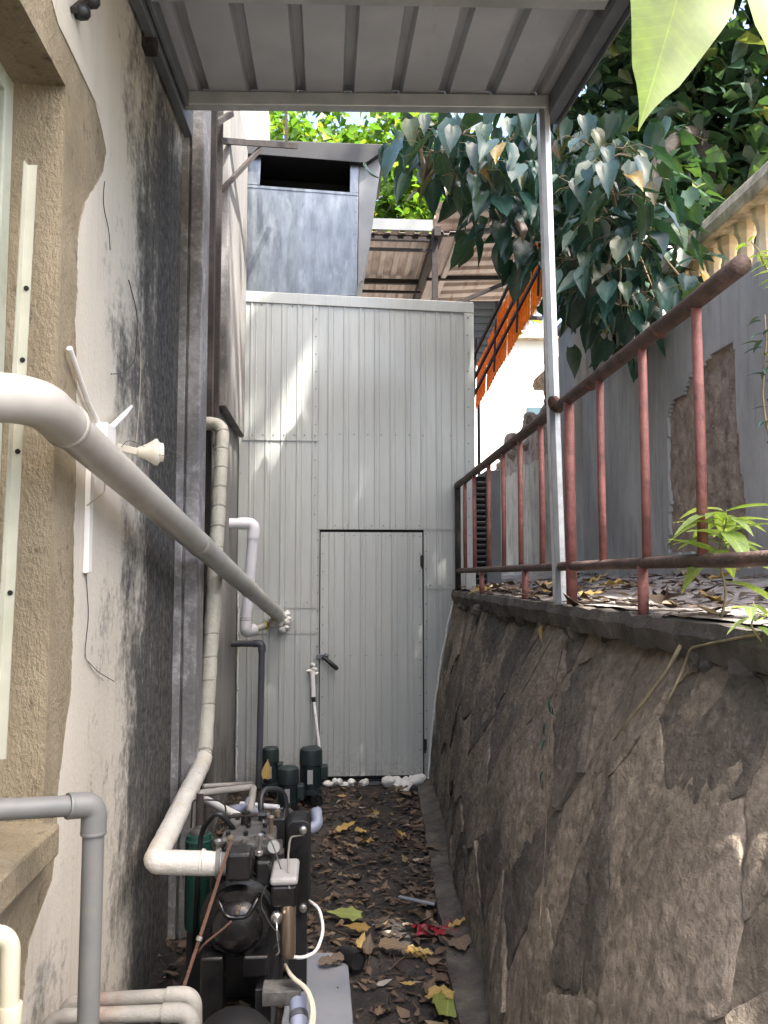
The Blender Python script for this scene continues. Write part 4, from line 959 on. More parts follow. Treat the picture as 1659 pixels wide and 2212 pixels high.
big_tree('tall_tree', (-0.5, 13.5, 0), 'bright yellow-green tree seen through gaps behind the shed roof', [(-0.5, 13.5, 0), (-0.4, 13.4, 3.5), (0.0, 13.2, 6.5)],
         [((0.3, 13.2, 7.8), (2.6, 1.6, 2.4), 150), ((1.8, 12.8, 6.8), (1.6, 1.2, 1.8), 70)], 9000, 0.14, 0.22, 'foliage_bright')
big_tree('added_shade_tree', (6.8, -4.6, 0), 'unseen tall tree added behind the camera, its high crown shaped to dapple the alley', [(6.8, -4.6, -0.1), (6.6, -4.4, 5.0), (5.6, -2.6, 10.0), (4.9, -1.6, 13.0)],  # added out-of-view tree, crown laid out along the sun rays to shade the alley
         [((4.2, -1.9, 14.2), (1.0, 3.2, 0.8), 122), ((4.5, 1.2, 14.0), (1.5, 1.2, 0.7), 30), ((5.3, -0.8, 13.8), (0.7, 1.3, 0.6), 36), ((5.25, -3.0, 14.0), (0.4, 0.7, 0.5), 20)], 6600, 0.18, 0.28, 'foliage_dark')

# the large lime leaves hanging close to the camera
nb = thing('overhanging_branch', (0.45, 0.95, 2.3), 'lime green large leaf hanging close to the camera at the upper right', 'branch')
tip0 = U(1392, 268, Y=0.93); stem0 = U(1500, -140, Y=0.98)
d = tip0 - stem0; L_ = d.length
vs, fs = leaf_shape(L_, L_ * 0.56, 0.05, 0.12, n=16, wav=0.02)
me = mesh_of('leaf', vs, fs, 'leaf_lime'); inst('leaf', me, nb, orient(stem0, d, (0.2, -1, 0.25)))
s1 = U(1690, -160, Y=1.0); t1 = U(1672, 130, Y=0.96)
vs, fs = leaf_shape((t1 - s1).length, (t1 - s1).length * 0.6, 0.05, 0.12, n=16)
inst('leaf', mesh_of('leaf', vs, fs, 'leaf_lime'), nb, orient(s1, t1 - s1, (-0.1, -1, 0.3)))
obj('twig', MB().tube(rpath([stem0, stem0 + Vector((0.05, 0.02, 0.12)), s1 + Vector((0.05, 0.05, 0.16)), (1.5, 1.6, 2.9), (3.3, 2.6, 3.8)], 0.15), 0.004, 6).tube([s1, s1 + Vector((0.03, 0.03, 0.13))], 0.002, 5), 'twig', nb, smooth=True)

# ------------------------------------------------------------------ pipes
def ring(p, d, r, h, n=16): return MB().lathe(Vector(p) - Vector(d).normalized() * h / 2, [(r * 0.96, 0), (r, 0.003), (r, h - 0.003), (r * 0.96, h)], d, n)
# big white pipe from the window to the shed
p1 = U(84, 866, X=-0.60); p0 = U(-140, 846, Y=1.60); p2 = U(604, 1331, Y=SY - 0.005)
bp_ = thing('white_pipe', p2, 'thick white plastic pipe slanting from the window down to the shed', 'pipe')
dd = (p2 - p1).normalized(); pj = p1 + dd * 0.16
R = 0.0465
obj('pipe_run', MB().tube([pj - dd * 0.02, p1 + dd * 1.2, p1 + dd * 2.4, p2 + dd * 0.06], R, 28), 'pvc_white', bp_, smooth='auto')
el = rpath([p1 + (p0 - p1).normalized() * 0.13, p1, pj], 0.12, 12)
e_ = obj('elbow', MB().tube(el, R * 1.09, 28), 'pvc_white', bp_, smooth='auto')
obj('rim', ring(pj, dd, R * 1.15, 0.02, 28), 'pvc_white', e_, smooth='auto')
obj('rim', ring(el[0], (p0 - p1), R * 1.15, 0.02, 28), 'pvc_white', e_, smooth='auto')
obj('inlet_run', MB().tube([el[0], p0], R, 28), 'pvc_white', bp_, smooth='auto')
for k in (0.36, 0.66):
    c = p1 + (p2 - p1) * k; obj('coupling', ring(c, dd, R * 1.05, 0.10, 28), 'pvc_white', bp_, smooth='auto')
obj('collar', ring(p1 + (p2 - p1) * 0.955, dd, R * 1.07, 0.03, 24), 'pvc_white', bp_, smooth='auto')
random.seed(3)
cs = [(p2.x + uni(-0.06, 0.07), SY - 0.006 + uni(-0.02, 0), p2.z + uni(-0.10, 0.03), uni(0.018, 0.036)) for i in range(26)]
obj('foam_seal', blobs(cs, 4), 'foam', bp_, smooth=True)
# insulated pipe wrapped in tape
w0, w1, w2, w3, w4 = U(415, 914, Y=4.42), U(482, 916, Y=4.40), U(441, 1640, Y=3.80), U(333, 1862, Y=2.72), U(476, 1866, Y=2.74)
wp = thing('wrapped_pipe', w2, 'cream tape-wrapped insulated pipe running down the wall to the black compressor', 'pipe')
P = rpath([w0, w1, w2, w3, w4], [0, 0.07, 0.06, 0.03, 0], 8)
n1 = 10; n2 = 19
def resample(P, step):
    out = [P[0]]
    for a, b in zip(P, P[1:]):
        k = max(1, int((b - a).length / step))
        for i in range(1, k + 1): out.append(a + (b - a) * i / k)
    return out
i2 = min(range(len(P)), key=lambda i: (P[i] - w2).length)
up_ = resample(P[:i2 + 1], 0.022); lo_ = resample(P[i2:], 0.022)
obj('upper_run', MB().tube(up_, [0.0345 + 0.0022 * ((i % 5) / 4) for i in range(len(up_))], 18, wob=0.08), 'wrap', wp, smooth=True)
obj('lower_run', MB().tube(lo_, [0.0365 + 0.0012 * ((i % 7) / 6) for i in range(len(lo_))], 20, wob=0.06), 'wrap_clean', wp, smooth=True)
for i in range(6, len(up_) - 2, 5):
    if rnd() < 0.85:
        t_ = (up_[i+1] - up_[i-1]).normalized(); obj('tape_band', ring(up_[i], t_ + Vector((0.12, uni(-.1, .1), uni(-.12, .12))), 0.0375, uni(0.006, 0.012), 18), 'tape_dark', wp, smooth='auto')
for i in range(5, len(lo_) - 4, 9):
    t_ = (lo_[i+1] - lo_[i-1]).normalized(); obj('tape_band', ring(lo_[i], t_ + Vector((0.1, uni(-.1, .1), 0.1)), 0.0376, 0.02, 18), 'wrap_clean', wp, smooth='auto')
c = U(438, 1862, Y=2.735)
for k, an in enumerate((0.1, -0.15)): obj('tie', ring(c, (1, an, 0.2 * an), 0.040, 0.006, 18), 'wrap_clean', wp, smooth='auto')
# lilac pipe in front of the shed
l0, l1, l2, l3, l4 = U(478, 1131, Y=5.72), U(549, 1131, Y=5.72), U(531, 1366, Y=5.80), U(575, 1352, Y=5.95), U(597, 1334, Y=6.12)
lp = thing('lilac_pipe', l2, 'short lilac white pipe with two elbows hanging in front of the shed', 'pipe')
obj('pipe_run', MB().tube([l0, l1 - Vector((0.06, 0, 0))], 0.037, 20), 'pvc_lilac', lp, smooth='auto')
obj('elbow', MB().tube(rpath([l1 - Vector((0.10, 0, 0)), l1, l1 + (l2 - l1).normalized() * 0.10], 0.06, 10), 0.042, 20), 'pvc_lilac', lp, smooth='auto')
obj('pipe_run', MB().tube([l1 + (l2 - l1).normalized() * 0.09, l2 + Vector((0, 0, 0.06))], 0.037, 20), 'pvc_lilac', lp, smooth='auto')
obj('elbow', MB().tube(rpath([l2 + Vector((0.001, 0, 0.11)), l2, l2 + (l3 - l2).normalized() * 0.08], 0.05, 10), 0.042, 20), 'pvc_lilac', lp, smooth='auto')
for z in (0.10, 0.085): obj('clip', ring(l2 + Vector((0, 0, z)), (0, 0, 1), 0.044, 0.004, 20), 'wire_dark', lp)
obj('outlet', MB().tube(rpath([l2 + (l3 - l2).normalized() * 0.05, l3, l4], 0.05), 0.022, 14), 'pvc_white', lp, smooth=True)
vv = obj('valve', MB().lathe(l3, [(0.02, -0.02), (0.028, -0.01), (0.028, 0.01), (0.02, 0.02)], (1, 0.5, 0.3), 12), 'brass', lp, smooth='auto')
obj('valve_lever', MB().bar(l3 + Vector((0, -0.02, 0.03)), l3 + Vector((0.07, -0.03, 0.04)), 0.012, 0.006), 'brass', vv)
# dark pipe
d0, d1, d2 = U(470, 1391, Y=5.93), U(566, 1390, Y=5.93), U(559, 1702, Y=5.90)
dp = thing('dark_pipe', d2, 'dark grey plastic pipe with elbow dropping beside the pump motors', 'pipe')
obj('pipe_run', MB().tube(rpath([d0, d1, d2], 0.03), 0.0225, 16), 'pvc_dark', dp, smooth='auto')
obj('elbow', MB().tube(rpath([d1 - Vector((0.06, 0, 0)), d1, d1 + (d2 - d1).normalized() * 0.06], 0.03, 8), 0.0275, 16), 'pvc_dark', dp, smooth='auto')
# grey pipe at the left front
g0, g1, g2 = U(-60, 1752, Y=1.62), U(204, 1738, Y=1.76), U(186, 2290, Y=1.76)
gp = thing('grey_pipe', g2, 'grey plastic pipe with elbow standing in front of the window sill', 'pipe')
obj('pipe_run', MB().tube([g0, g1 - (g1 - g0).normalized() * 0.04], 0.0205, 20), 'pvc_grey', gp, smooth='auto')
obj('pipe_run', MB().tube([g1 + (g2 - g1).normalized() * 0.04, Vector((g2.x, g2.y, 0.01))], 0.0215, 20), 'pvc_grey', gp, smooth='auto')
ge = obj('elbow', MB().tube(rpath([g1 - (g1 - g0).normalized() * 0.052, g1, g1 + (g2 - g1).normalized() * 0.055], 0.045, 12), 0.0255, 22), 'pvc_grey', gp, smooth='auto')
obj('rim', ring(g1 - (g1 - g0).normalized() * 0.052, (g1 - g0), 0.0262, 0.008, 22), 'pvc_grey', ge, smooth='auto')
obj('rim', ring(g1 + (g2 - g1).normalized() * 0.055, (g2 - g1), 0.0262, 0.008, 22), 'pvc_grey', ge, smooth='auto')
# two dusty pipes at the bottom left
for k, (ul, vl, ur, vr, Y_, lab) in enumerate([(165, 2168, 418, 2150, 2.0, 'rear of two dusty grey pipes with elbow at the lower left'), (130, 2202, 412, 2186, 1.88, 'front of two dusty grey pipes with elbow at the lower left')]):
    a, b = U(ul, vl, Y=Y_), U(ur, vr, Y=Y_)
    t = thing('dusty_pipe', (b.x, Y_, 0), lab, 'pipe')
    obj('pipe_run', MB().tube(rpath([Vector((a.x - 0.03, Y_ + 0.02, 0.0)), a + Vector((-0.03, 0.01, 0)), b, Vector((b.x + 0.004, Y_ + 0.03, 0.06))], 0.045, 9), 0.0165, 18, wob=0.03), 'pipe_dusty', t, smooth=True)
    obj('elbow', MB().tube(rpath([b - Vector((0.06, 0, 0)), b, b + Vector((0.001, 0.004, -0.065))], 0.045, 9), 0.0195, 18, wob=0.03), 'pipe_dusty', t, smooth='auto')
# cream pipe
a, b, c = U(-70, 2022, Y=1.42), U(24, 2016, Y=1.45), U(22, 2300, Y=1.45)
t = thing('cream_pipe', (c.x, c.y, 0), 'cream plastic pipe bent downward in the lower left corner', 'pipe')
obj('pipe_run', MB().tube(rpath([a, b, Vector((c.x, c.y, 0.0))], 0.035, 12), 0.0155, 18), 'pvc_cream', t, smooth=True)
obj('cap', ring(U(22, 2190, Y=1.45), (0, 0, 1), 0.019, 0.03, 18), 'pvc_cream', t, smooth='auto')
# conduit with sealant by the door
a, b, c = U(675, 1450, Y=SY - 0.02), U(677, 1505, Y=SY - 0.03), U(693, 1640, Y=6.05)
t = thing('conduit', c, 'thin white conduit running from a sealed hole beside the door to the pumps', 'conduit')
obj('pipe_run', MB().tube([a, b], 0.0165, 12), 'plastic_white', t, smooth='auto'); obj('joint', MB().tube([b, b + Vector((0.004, 0, -0.035))], 0.015, 12), 'black_rubber', t, smooth='auto'); obj('pipe_run', MB().tube([b + Vector((0.004, 0, -0.035)), (b + c) / 2, c], 0.0105, 10), 'plastic_white', t, smooth='auto')
random.seed(9)
obj('sealant', blobs([(a.x + uni(-.03, .03), SY - 0.008, a.z + uni(-.02, .05), uni(.014, .024)) for i in range(9)], 6), 'foam', t, smooth=True)

# ------------------------------------------------------------------ small fittings on the left wall
lh = thing('lamp_holder', U(262, 972, X=WX), 'cream bell-shaped lamp holder on a short arm with loose wires', 'lamp holder')
a = U(255, 966, X=WX + 0.005); y_ = a.y
a2, b2 = U(300, 976, Y=y_ - 0.02), U(300, 976, Y=y_ - 0.02)
obj('arm', MB().bar(a, a2, 0.018, 0.022), 'ceramic', lh, bevel=0.003)
ax = Vector((1, 0.25, 0.02)); k_ = 1.0
hd = obj('holder', MB().lathe(a2 - ax.normalized() * 0.004, [(0.014, 0), (0.018, 0.006), (0.024, 0.024), (0.036, 0.044), (0.042, 0.052), (0.043, 0.060), (0.036, 0.064), (0.031, 0.068), (0.029, 0.078), (0.020, 0.080)], ax, 24), 'ceramic', lh, smooth='auto')
e0 = U(345, 962, Y=y_ + 0.0); e1 = U(392, 988, Y=y_ + 0.0)
obj('wire', MB().tube(rpath([e0, (e0 + e1) / 2 + Vector((0, 0, 0.006)), e1, e1 - Vector((0.02, 0, 0.004))], 0.02), 0.0009, 5), 'wire_dark', lh)
obj('wire', MB().tube(rpath([U(262, 966, Y=y_ - 0.02), U(275, 950, Y=y_ - 0.03), U(300, 958, Y=y_ - 0.03), U(345, 984, Y=y_ - 0.04), U(380, 986, Y=y_ - 0.02)], 0.02), 0.001, 5), 'wire_dark', lh)
cq = thing('wall_conduit', U(226, 938, X=WX), 'thin white wall conduit with a broken side stub above the big pipe', 'conduit')
X_ = WX + 0.016
obj('pipe_run', MB().tube([U(150, 752, X=X_), U(190, 870, X=X_), U(226, 940, X=X_)], 0.0075, 10), 'plastic_white', cq, smooth='auto')
obj('stub', MB().tube([U(228, 936, X=X_ + 0.02), U(268, 896, X=X_ + 0.03), U(284, 878, X=X_ + 0.03)], [0.0085, 0.0085, 0.005], 10), 'plastic_white', cq, smooth='auto')
obj('junction_box', MB().box(tuple(U(212, 950, X=X_) - Vector((0.016, 0.02, 0.012))), tuple(U(222, 932, X=X_) + Vector((0.03, 0.03, 0.016)))), 'plastic_white', cq, bevel=0.004)
cs_ = thing('cable_trunking', U(188, 1238, X=WX), 'flat white cable trunking strip on the wall below the big pipe', 'trunking')
a, b = U(196, 985, X=WX + 0.012), U(186, 1238, X=WX + 0.012)
obj('trunking_body', MB().box((WX + 0.0045, a.y - 0.02, b.z), (WX + 0.019, a.y + 0.015, a.z)), 'plastic_white', cs_, bevel=0.002)
obj('wire', MB().tube(rpath([U(186, 1240, X=WX + 0.008), U(192, 1330, X=WX + 0.007), U(182, 1420, X=WX + 0.007), U(212, 1452, X=WX + 0.012), U(247, 1472, X=WX + 0.02)], 0.03), 0.0012, 5), 'wire_dark', cs_)
obj('wire', MB().tube(rpath([U(182, 1416, X=WX + 0.007), U(200, 1448, X=WX + 0.01), U(224, 1470, X=WX + 0.015)], 0.02), 0.0011, 5), 'wire_tan', cs_)
obj('wire', MB().tube(rpath([U(188, 1092, X=WX + 0.03), U(210, 1075, X=WX + 0.03), U(226, 1064, X=WX + 0.03), U(226, 1030, X=WX + 0.03)], 0.02), 0.0022, 6), 'wire_tan', cs_)
hw = thing('hanging_wire', U(298, 600, X=WX), 'thin grey wire curling loose on the stained wall', 'wire')
obj('strand', MB().tube(rpath([U(278, 605, X=WX + 0.007), U(298, 680, X=WX + 0.008), U(292, 780, X=WX + 0.012), U(268, 806, X=WX + 0.02), U(240, 808, X=WX + 0.03)], 0.06), 0.0016, 6), 'wire_dark', hw)
obj('strand', MB().tube(rpath([U(296, 690, X=WX + 0.007), U(305, 760, X=WX + 0.007), U(302, 860, X=WX + 0.007), U(294, 960, X=WX + 0.008)], 0.06), 0.0016, 6), 'wire_tan', hw)
obj('strand', MB().tube(rpath([U(226, 392, X=WX + 0.006), U(222, 440, X=WX + 0.006), U(236, 500, X=WX + 0.007), U(238, 540, X=WX + 0.007)], 0.06), 0.0013, 6), 'wire_dark', hw)

# ------------------------------------------------------------------ compressor
cmp_ = thing('compressor', (-0.26, 2.95, 0.0), 'black cast-iron refrigeration compressor with dusty cylinder heads beside the wall', 'compressor')
cc = U(515, 1985, Y=2.75); rb = 0.122
AX = (0.0, 1, 0)
obj('crankcase', MB().lathe((cc.x, 2.76, cc.z), [(0.06, -0.045), (0.098, -0.042), (0.104, -0.02), (0.104, 0.0), (rb, 0.004), (rb, 0.03), (0.112, 0.034), (0.112, 0.30), (rb, 0.31), (rb, 0.34), (0.10, 0.36), (0.10, 0.55), (0.07, 0.58)], AX, 40), 'black_cast', cmp_, smooth='auto')
ec = obj('end_cover', MB().lathe((cc.x, 2.715, cc.z - 0.01), [(0.02, -0.032), (0.055, -0.028), (0.075, -0.012), (0.082, 0.004)], AX, 36), 'black_cast', cmp_, smooth='auto')
for i in range(10):
    an = i * math.pi / 5 + 0.2; obj('bolt', MB().lathe((cc.x + 0.092 * math.cos(an), 2.712, cc.z + 0.092 * math.sin(an)), [(0.008, 0), (0.008, 0.012)], AX, 6), 'black_cast', cmp_)
obj('nozzle', MB().tube([(cc.x + 0.005, 2.70, cc.z + 0.055), (cc.x + 0.005, 2.66, cc.z + 0.055)], [0.008, 0.006], 8), 'oily_steel', ec)
obj('rib', MB().tube(rpath([(cc.x - 0.06, 2.69, cc.z + 0.085), (cc.x - 0.03, 2.685, cc.z + 0.03), (cc.x + 0.035, 2.685, cc.z + 0.03), (cc.x + 0.065, 2.69, cc.z + 0.085)], 0.02), 0.007, 8), 'black_cast', ec, smooth=True)
def rbox(n, x0, x1, y0, y1, z0, z1, mat, par=None, bev=0.008): return obj(n, MB().box((x0, y0, z0), (x1, y1, z1)), mat, par or cmp_, bevel=bev, seg=3)
zt = U(500, 1850, Y=2.85).z
rbox('cylinder_head', cc.x - 0.10, cc.x + 0.045, 2.80, 2.92, zt - 0.10, zt + 0.012, 'black_cast')
rbox('cylinder_head', cc.x - 0.085, cc.x + 0.10, 2.94, 3.10, zt - 0.10, zt + 0.03, 'dusty_cast', bev=0.014)
rbox('cylinder_head', cc.x - 0.085, cc.x + 0.085, 3.13, 3.28, zt - 0.10, zt + 0.025, 'dusty_cast', bev=0.014)
rbox('valve_block', cc.x + 0.05, cc.x + 0.098, 2.79, 2.85, zt - 0.13, zt + 0.0, 'black_cast'); rbox('valve_block', cc.x + 0.01, cc.x + 0.13, 2.86, 2.93, zt - 0.005, zt + 0.03, 'dusty_cast')
for k, (dx, y, z) in enumerate([(-0.06, 2.97, .03), (0.0, 2.97, .03), (0.06, 2.97, .03), (-0.06, 3.06, .03), (0.06, 3.06, .03), (0.0, 3.06, .03), (-0.07, 2.83, .012), (0.02, 2.83, .012), (-0.05, 3.18, .025), (0.05, 3.18, .025)]):
    obj('bolt', MB().lathe((cc.x + dx, y, zt + z), [(0.009, 0), (0.009, 0.012), (0.006, 0.014)], (0, 0, 1), 6), 'black_cast', cmp_)
# suction flange receiving the wrapped pipe
obj('suction_flange', MB().lathe(w4 - Vector((0.012, 0, 0)), [(0.045, 0), (0.047, 0.012), (0.034, 0.014), (0.034, 0.05)], (1, 0.02, 0), 20), 'pvc_grey', cmp_, smooth='auto')
rbox('suction_valve', w4.x + 0.02, w4.x + 0.10, 2.70, 2.79, w4.z - 0.045, w4.z + 0.045, 'black_cast', bev=0.012)
# terminal box with pale lid and the shiny oil column below it
tb0, tb1 = U(585, 1925, Y=2.72), U(641, 1872, Y=2.72)
rbox('terminal_box', tb0.x, tb1.x, 2.72, 2.90, U(600, 1962, Y=2.72).z, U(600, 1915, Y=2.72).z, 'black_cast'); rbox('terminal_lid', tb0.x - 0.004, tb1.x + 0.004, 2.715, 2.905, U(600, 1914.5, Y=2.72).z, U(600, 1896, Y=2.72).z, 'pale_box', bev=0.012)
oc_ = U(622, 2058, Y=2.74); obj('oil_filter', MB().lathe(oc_, [(0.020, -0.012), (0.024, 0.0), (0.0245, 0.14), (0.022, 0.15)], (0, 0, 1), 24), 'oily_steel', cmp_, smooth='auto')
obj('sight_glass', MB().lathe(U(597, 1985, Y=2.70), [(0.018, 0.02), (0.018, 0.0), (0.012, -0.004), (0.008, -0.012)], (0, 1, 0), 14), 'nickel', cmp_, smooth='auto')
obj('oil_line', MB().tube(rpath([U(597, 1992, Y=2.69), U(600, 2030, Y=2.68), U(603, 2058, Y=2.69), U(596, 2064, Y=2.69)], 0.02), 0.003, 8), 'nickel', cmp_, smooth=True)
obj('pressure_line', MB().tube(rpath([U(625, 1920, Y=2.72), U(622, 1850, Y=2.80), U(627, 1808, Y=2.9), U(655, 1805, Y=3.05)], 0.03), 0.0035, 8), 'pipe_dusty', cmp_, smooth=True)
obj('capillary', MB().tube(rpath([U(575, 1912, Y=2.70), U(560, 1950, Y=2.69), U(585, 2000, Y=2.68), U(610, 2024, Y=2.68), U(590, 2050, Y=2.68)], 0.04), 0.0016, 6), 'wire_dark', cmp_)
obj('copper_line', MB().tube(rpath([U(500, 1990, Y=2.66), U(480, 2008, Y=2.66), U(440, 2040, Y=2.66), U(428, 2058, Y=2.66)], 0.04), 0.0035, 8), 'rust', cmp_, smooth=True)
# service valve cluster on top
vb = U(528, 1790, Y=3.10)
sv = rbox('service_valve', vb.x - 0.035, vb.x + 0.05, 3.05, 3.15, vb.z - 0.07, vb.z - 0.01, 'black_cast', bev=0.01)
obj('stem', MB().tube([vb + Vector((0.005, 0, -0.02)), vb + Vector((0.005, 0, 0.06))], [0.022, 0.015], 12), 'black_cast', sv, smooth='auto')
obj('spindle', MB().tube([vb + Vector((-0.09, -0.01, 0.045)), vb + Vector((0.05, -0.01, 0.05))], 0.006, 8), 'rust_dark', sv); obj('cap', MB().lathe(vb + Vector((0.05, -0.01, 0.05)), [(0.013, 0), (0.013, 0.03)], (1, 0, 0.05), 8), 'black_cast', sv)
rbox('discharge_block', cc.x + 0.07, cc.x + 0.13, 3.10, 3.22, zt - 0.06, zt + 0.05, 'black_cast')
# feet and base rails
zb = U(560, 2132, Y=2.66).z
rbox('base_rail', U(567, 2132, Y=2.62).x, U(651, 2132, Y=2.62).x, 2.60, 2.68, zb - 0.03, zb + 0.012, 'dusty_cast', bev=0.003)
rbox('foot', cc.x + 0.02, cc.x + 0.10, 2.69, 2.78, zb + 0.012, cc.z - 0.09, 'black_cast'); rbox('foot', cc.x - 0.11, cc.x - 0.04, 2.69, 2.78, 0.02, cc.z - 0.09, 'black_cast')
rbox('base_rail', cc.x - 0.14, cc.x + 0.12, 3.15, 3.22, 0.02, zb + 0.05, 'black_paint', bev=0.003); rbox('base_rail', cc.x + 0.06, cc.x + 0.11, 2.685, 3.149, 0.0, zb - 0.02, 'black_paint', bev=0.003)
random.seed(64)
for k in range(9):
    a = Vector((cc.x + uni(-0.10, 0.12), uni(2.72, 3.2), zt + uni(-0.02, 0.05))); b = Vector((cc.x + uni(-0.12, 0.16), uni(2.66, 3.2), zt + uni(-0.22, 0.02)))
    mid = (a + b) / 2 + Vector((uni(-.06, .06), -uni(0.02, .08), uni(0, .09)))
    obj('wire', MB().tube(rpath([a, mid, b], 0.08), uni(0.0015, 0.0032), 6), random.choice(('wire_dark', 'wire_dark', 'black_rubber', 'wire_tan')), cmp_, smooth=True)
for k in range(5):
    x_ = cc.x + (-0.075, -0.04, 0.055, 0.085, 0.11)[k]; y_ = (2.81, 2.86, 2.83, 3.0, 3.12)[k]; h_ = uni(0.03, 0.07)
    obj('fitting', MB().lathe((x_, y_, zt + 0.01), [(0.014, 0), (0.014, 0.012), (0.008, 0.014), (0.008, h_), (0.012, h_), (0.012, h_ + 0.01), (0.004, h_ + 0.014)], (uni(-.2,.2), uni(-.2,.2), 1), 8), random.choice(('black_cast', 'nickel', 'oily_steel')), cmp_, smooth='auto')
for k in range(7):
    z_ = cc.z + 0.02 - k * 0.018; obj('cooling_rib', MB().tube([(cc.x + 0.113 * math.cos(an_), 2.86, cc.z + 0.113 * math.sin(an_)) for an_ in [0.15 - k * 0.12, 0.10 - k * 0.12]] , 0.006, 6), 'black_cast', cmp_)
obj('hose', MB().tube(rpath([(cc.x - 0.05, 3.05, zt + 0.03), (cc.x - 0.10, 3.0, zt + 0.11), (cc.x - 0.17, 3.08, zt + 0.02), (cc.x - 0.19, 3.1, 0.2)], 0.06), 0.009, 10), 'black_rubber', cmp_, smooth=True)
obj('hose', MB().tube(rpath([(cc.x + 0.04, 3.15, zt + 0.03), (cc.x + 0.03, 3.2, zt + 0.13), (cc.x + 0.12, 3.3, zt + 0.10), (cc.x + 0.14, 3.3, 0.2)], 0.06), 0.011, 10), 'black_rubber', cmp_, smooth=True)
obj('gauge', MB().lathe((cc.x + 0.105, 2.83, zt + 0.035), [(0.02, 0.016), (0.022, 0.0), (0.02, -0.004), (0.017, -0.004)], (0.1, 1, -0.2), 18), 'nickel', cmp_, smooth='auto')
rr_ = thing('rusty_rod', U(400, 2132, Y=2.60), 'thin rusty rod leaning diagonally in front of the compressor', 'rod')
ra, rb_ = U(501, 1812, Y=2.70), U(396, 2135, Y=2.58)
obj('rod_body', MB().bar(ra, rb_, 0.010, 0.008, (0, 1, 0)), 'rust', rr_); obj('clamp', ring(ra + (rb_ - ra) * 0.68, (rb_ - ra), 0.010, 0.012, 10), 'nickel', rr_)
# receiver drum below, closest to the camera
dr = thing('receiver_drum', U(505, 2212, Y=2.45), 'black horizontal receiver drum below the compressor at the bottom edge', 'tank')
zc_ = U(505, 2160, Y=2.5).z; xc_ = U(512, 2200, Y=2.5).x
obj('shell', MB().lathe((xc_, 1.95, max(0.125, zc_ - 0.12)), [(0.02, -0.02), (0.07, -0.012), (0.105, 0.02), (0.118, 0.05), (0.118, 0.52), (0.105, 0.55), (0.03, 0.575)], (0, 1, 0), 36), 'black_paint', dr, smooth='auto')
obj('saddle', MB().box((xc_ - 0.10, 2.05, 0.0), (xc_ + 0.10, 2.10, 0.10)), 'black_paint', dr); obj('saddle', MB().box((xc_ - 0.10, 2.35, 0.0), (xc_ + 0.10, 2.40, 0.10)), 'black_paint', dr)
# green cylinder
c0 = U(427, 2008, Y=3.18); c1 = U(426, 1800, Y=3.18); hg = c1.z - c0.z
gc = thing('green_cylinder', (c0.x, 3.18, 0.0), 'slim dark green metal cylinder standing against the mouldy wall', 'cylinder')
obj('shell', MB().lathe((c0.x, 3.18, c0.z), [(0.03, 0), (0.046, 0.008), (0.049, 0.03), (0.049, hg - 0.03), (0.051, hg - 0.028), (0.051, hg - 0.02), (0.047, hg - 0.018), (0.044, hg - 0.002), (0.03, hg)], (0, 0, 1), 32), 'tank_green', gc, smooth='auto')
obj('top_flange', MB().lathe((c0.x, 3.18, c0.z + hg), [(0.034, 0), (0.03, 0.012), (0.018, 0.02), (0.016, 0.03)], (0, 0, 1), 20), 'dusty_cast', gc, smooth='auto')
obj('stand', MB().box((c0.x - 0.035, 3.15, -0.02), (c0.x + 0.035, 3.21, c0.z + 0.004)), 'black_paint', gc)
pa = Vector((c0.x, 3.18, c0.z + hg + 0.02)); pb_ = U(428, 1712, Y=3.2); pc = U(548, 1700, Y=3.45); pd = U(541, 1752, Y=3.15)
obj('riser', MB().tube([pa, pa + Vector((0, 0, 0.03)), Vector((pa.x, 3.19, pb_.z))], [0.017, 0.014, 0.014], 12), 'rust_dark', gc, smooth='auto')
obj('outlet_pipe', MB().tube(rpath([Vector((pa.x, 3.19, pb_.z - 0.03)), Vector((pa.x, 3.19, pb_.z)), pc, pd], 0.03), 0.0135, 14), 'pipe_dusty', gc, smooth=True)
obj('outlet_pipe', MB().tube([U(440, 1698, Y=3.24), U(545, 1692, Y=3.52)], 0.008, 10), 'pipe_dusty', gc, smooth=True)
obj('thin_line', MB().tube(rpath([Vector((pa.x - 0.03, 3.18, pa.z)), U(416, 1735, Y=3.18), U(420, 1728, Y=3.18), U(470, 1728, Y=3.2), U(488, 1740, Y=3.15), U(486, 1800, Y=3.1)], 0.02), 0.0032, 7), 'rust_dark', gc, smooth=True)
# plate heat exchanger
hx = thing('heat_exchanger', U(643, 1976, Y=3.14), 'tall black plate heat exchanger with rounded top beside the compressor', 'heat exchanger')
h0, h1 = U(617, 1978, Y=3.10), U(670, 1772, Y=3.10)
def rrect(x0, x1, z0, z1, r, y, k=6):
    out = []
    for cx_, cz_, a0 in ((x1 - r, z1 - r, 0), (x0 + r, z1 - r, 90), (x0 + r, z0 + r, 180), (x1 - r, z0 + r, 270)):
        for i in range(k + 1):
            an = math.radians(a0 + 90 * i / k); out.append((cx_ + r * math.cos(an), y, cz_ + r * math.sin(an)))
    return out
obj('plate_pack', MB().prism(rrect(h0.x, h1.x, h0.z, h1.z, 0.028, 3.10), (0, 0.13, 0)), 'black_paint', hx, bevel=0.004)
obj('cover_plate', MB().prism(rrect(h0.x + 0.006, h1.x - 0.006, h0.z + 0.006, h1.z - 0.006, 0.024, 3.092), (0, 0.0075, 0)), 'black_cast', hx)
for k in range(7): obj('plate_edge', MB().prism(rrect(h0.x - 0.0015, h1.x + 0.0015, h0.z - 0.0015, h1.z + 0.0015, 0.028, 3.108 + k * 0.017), (0, 0.004, 0)), 'black_paint', hx)
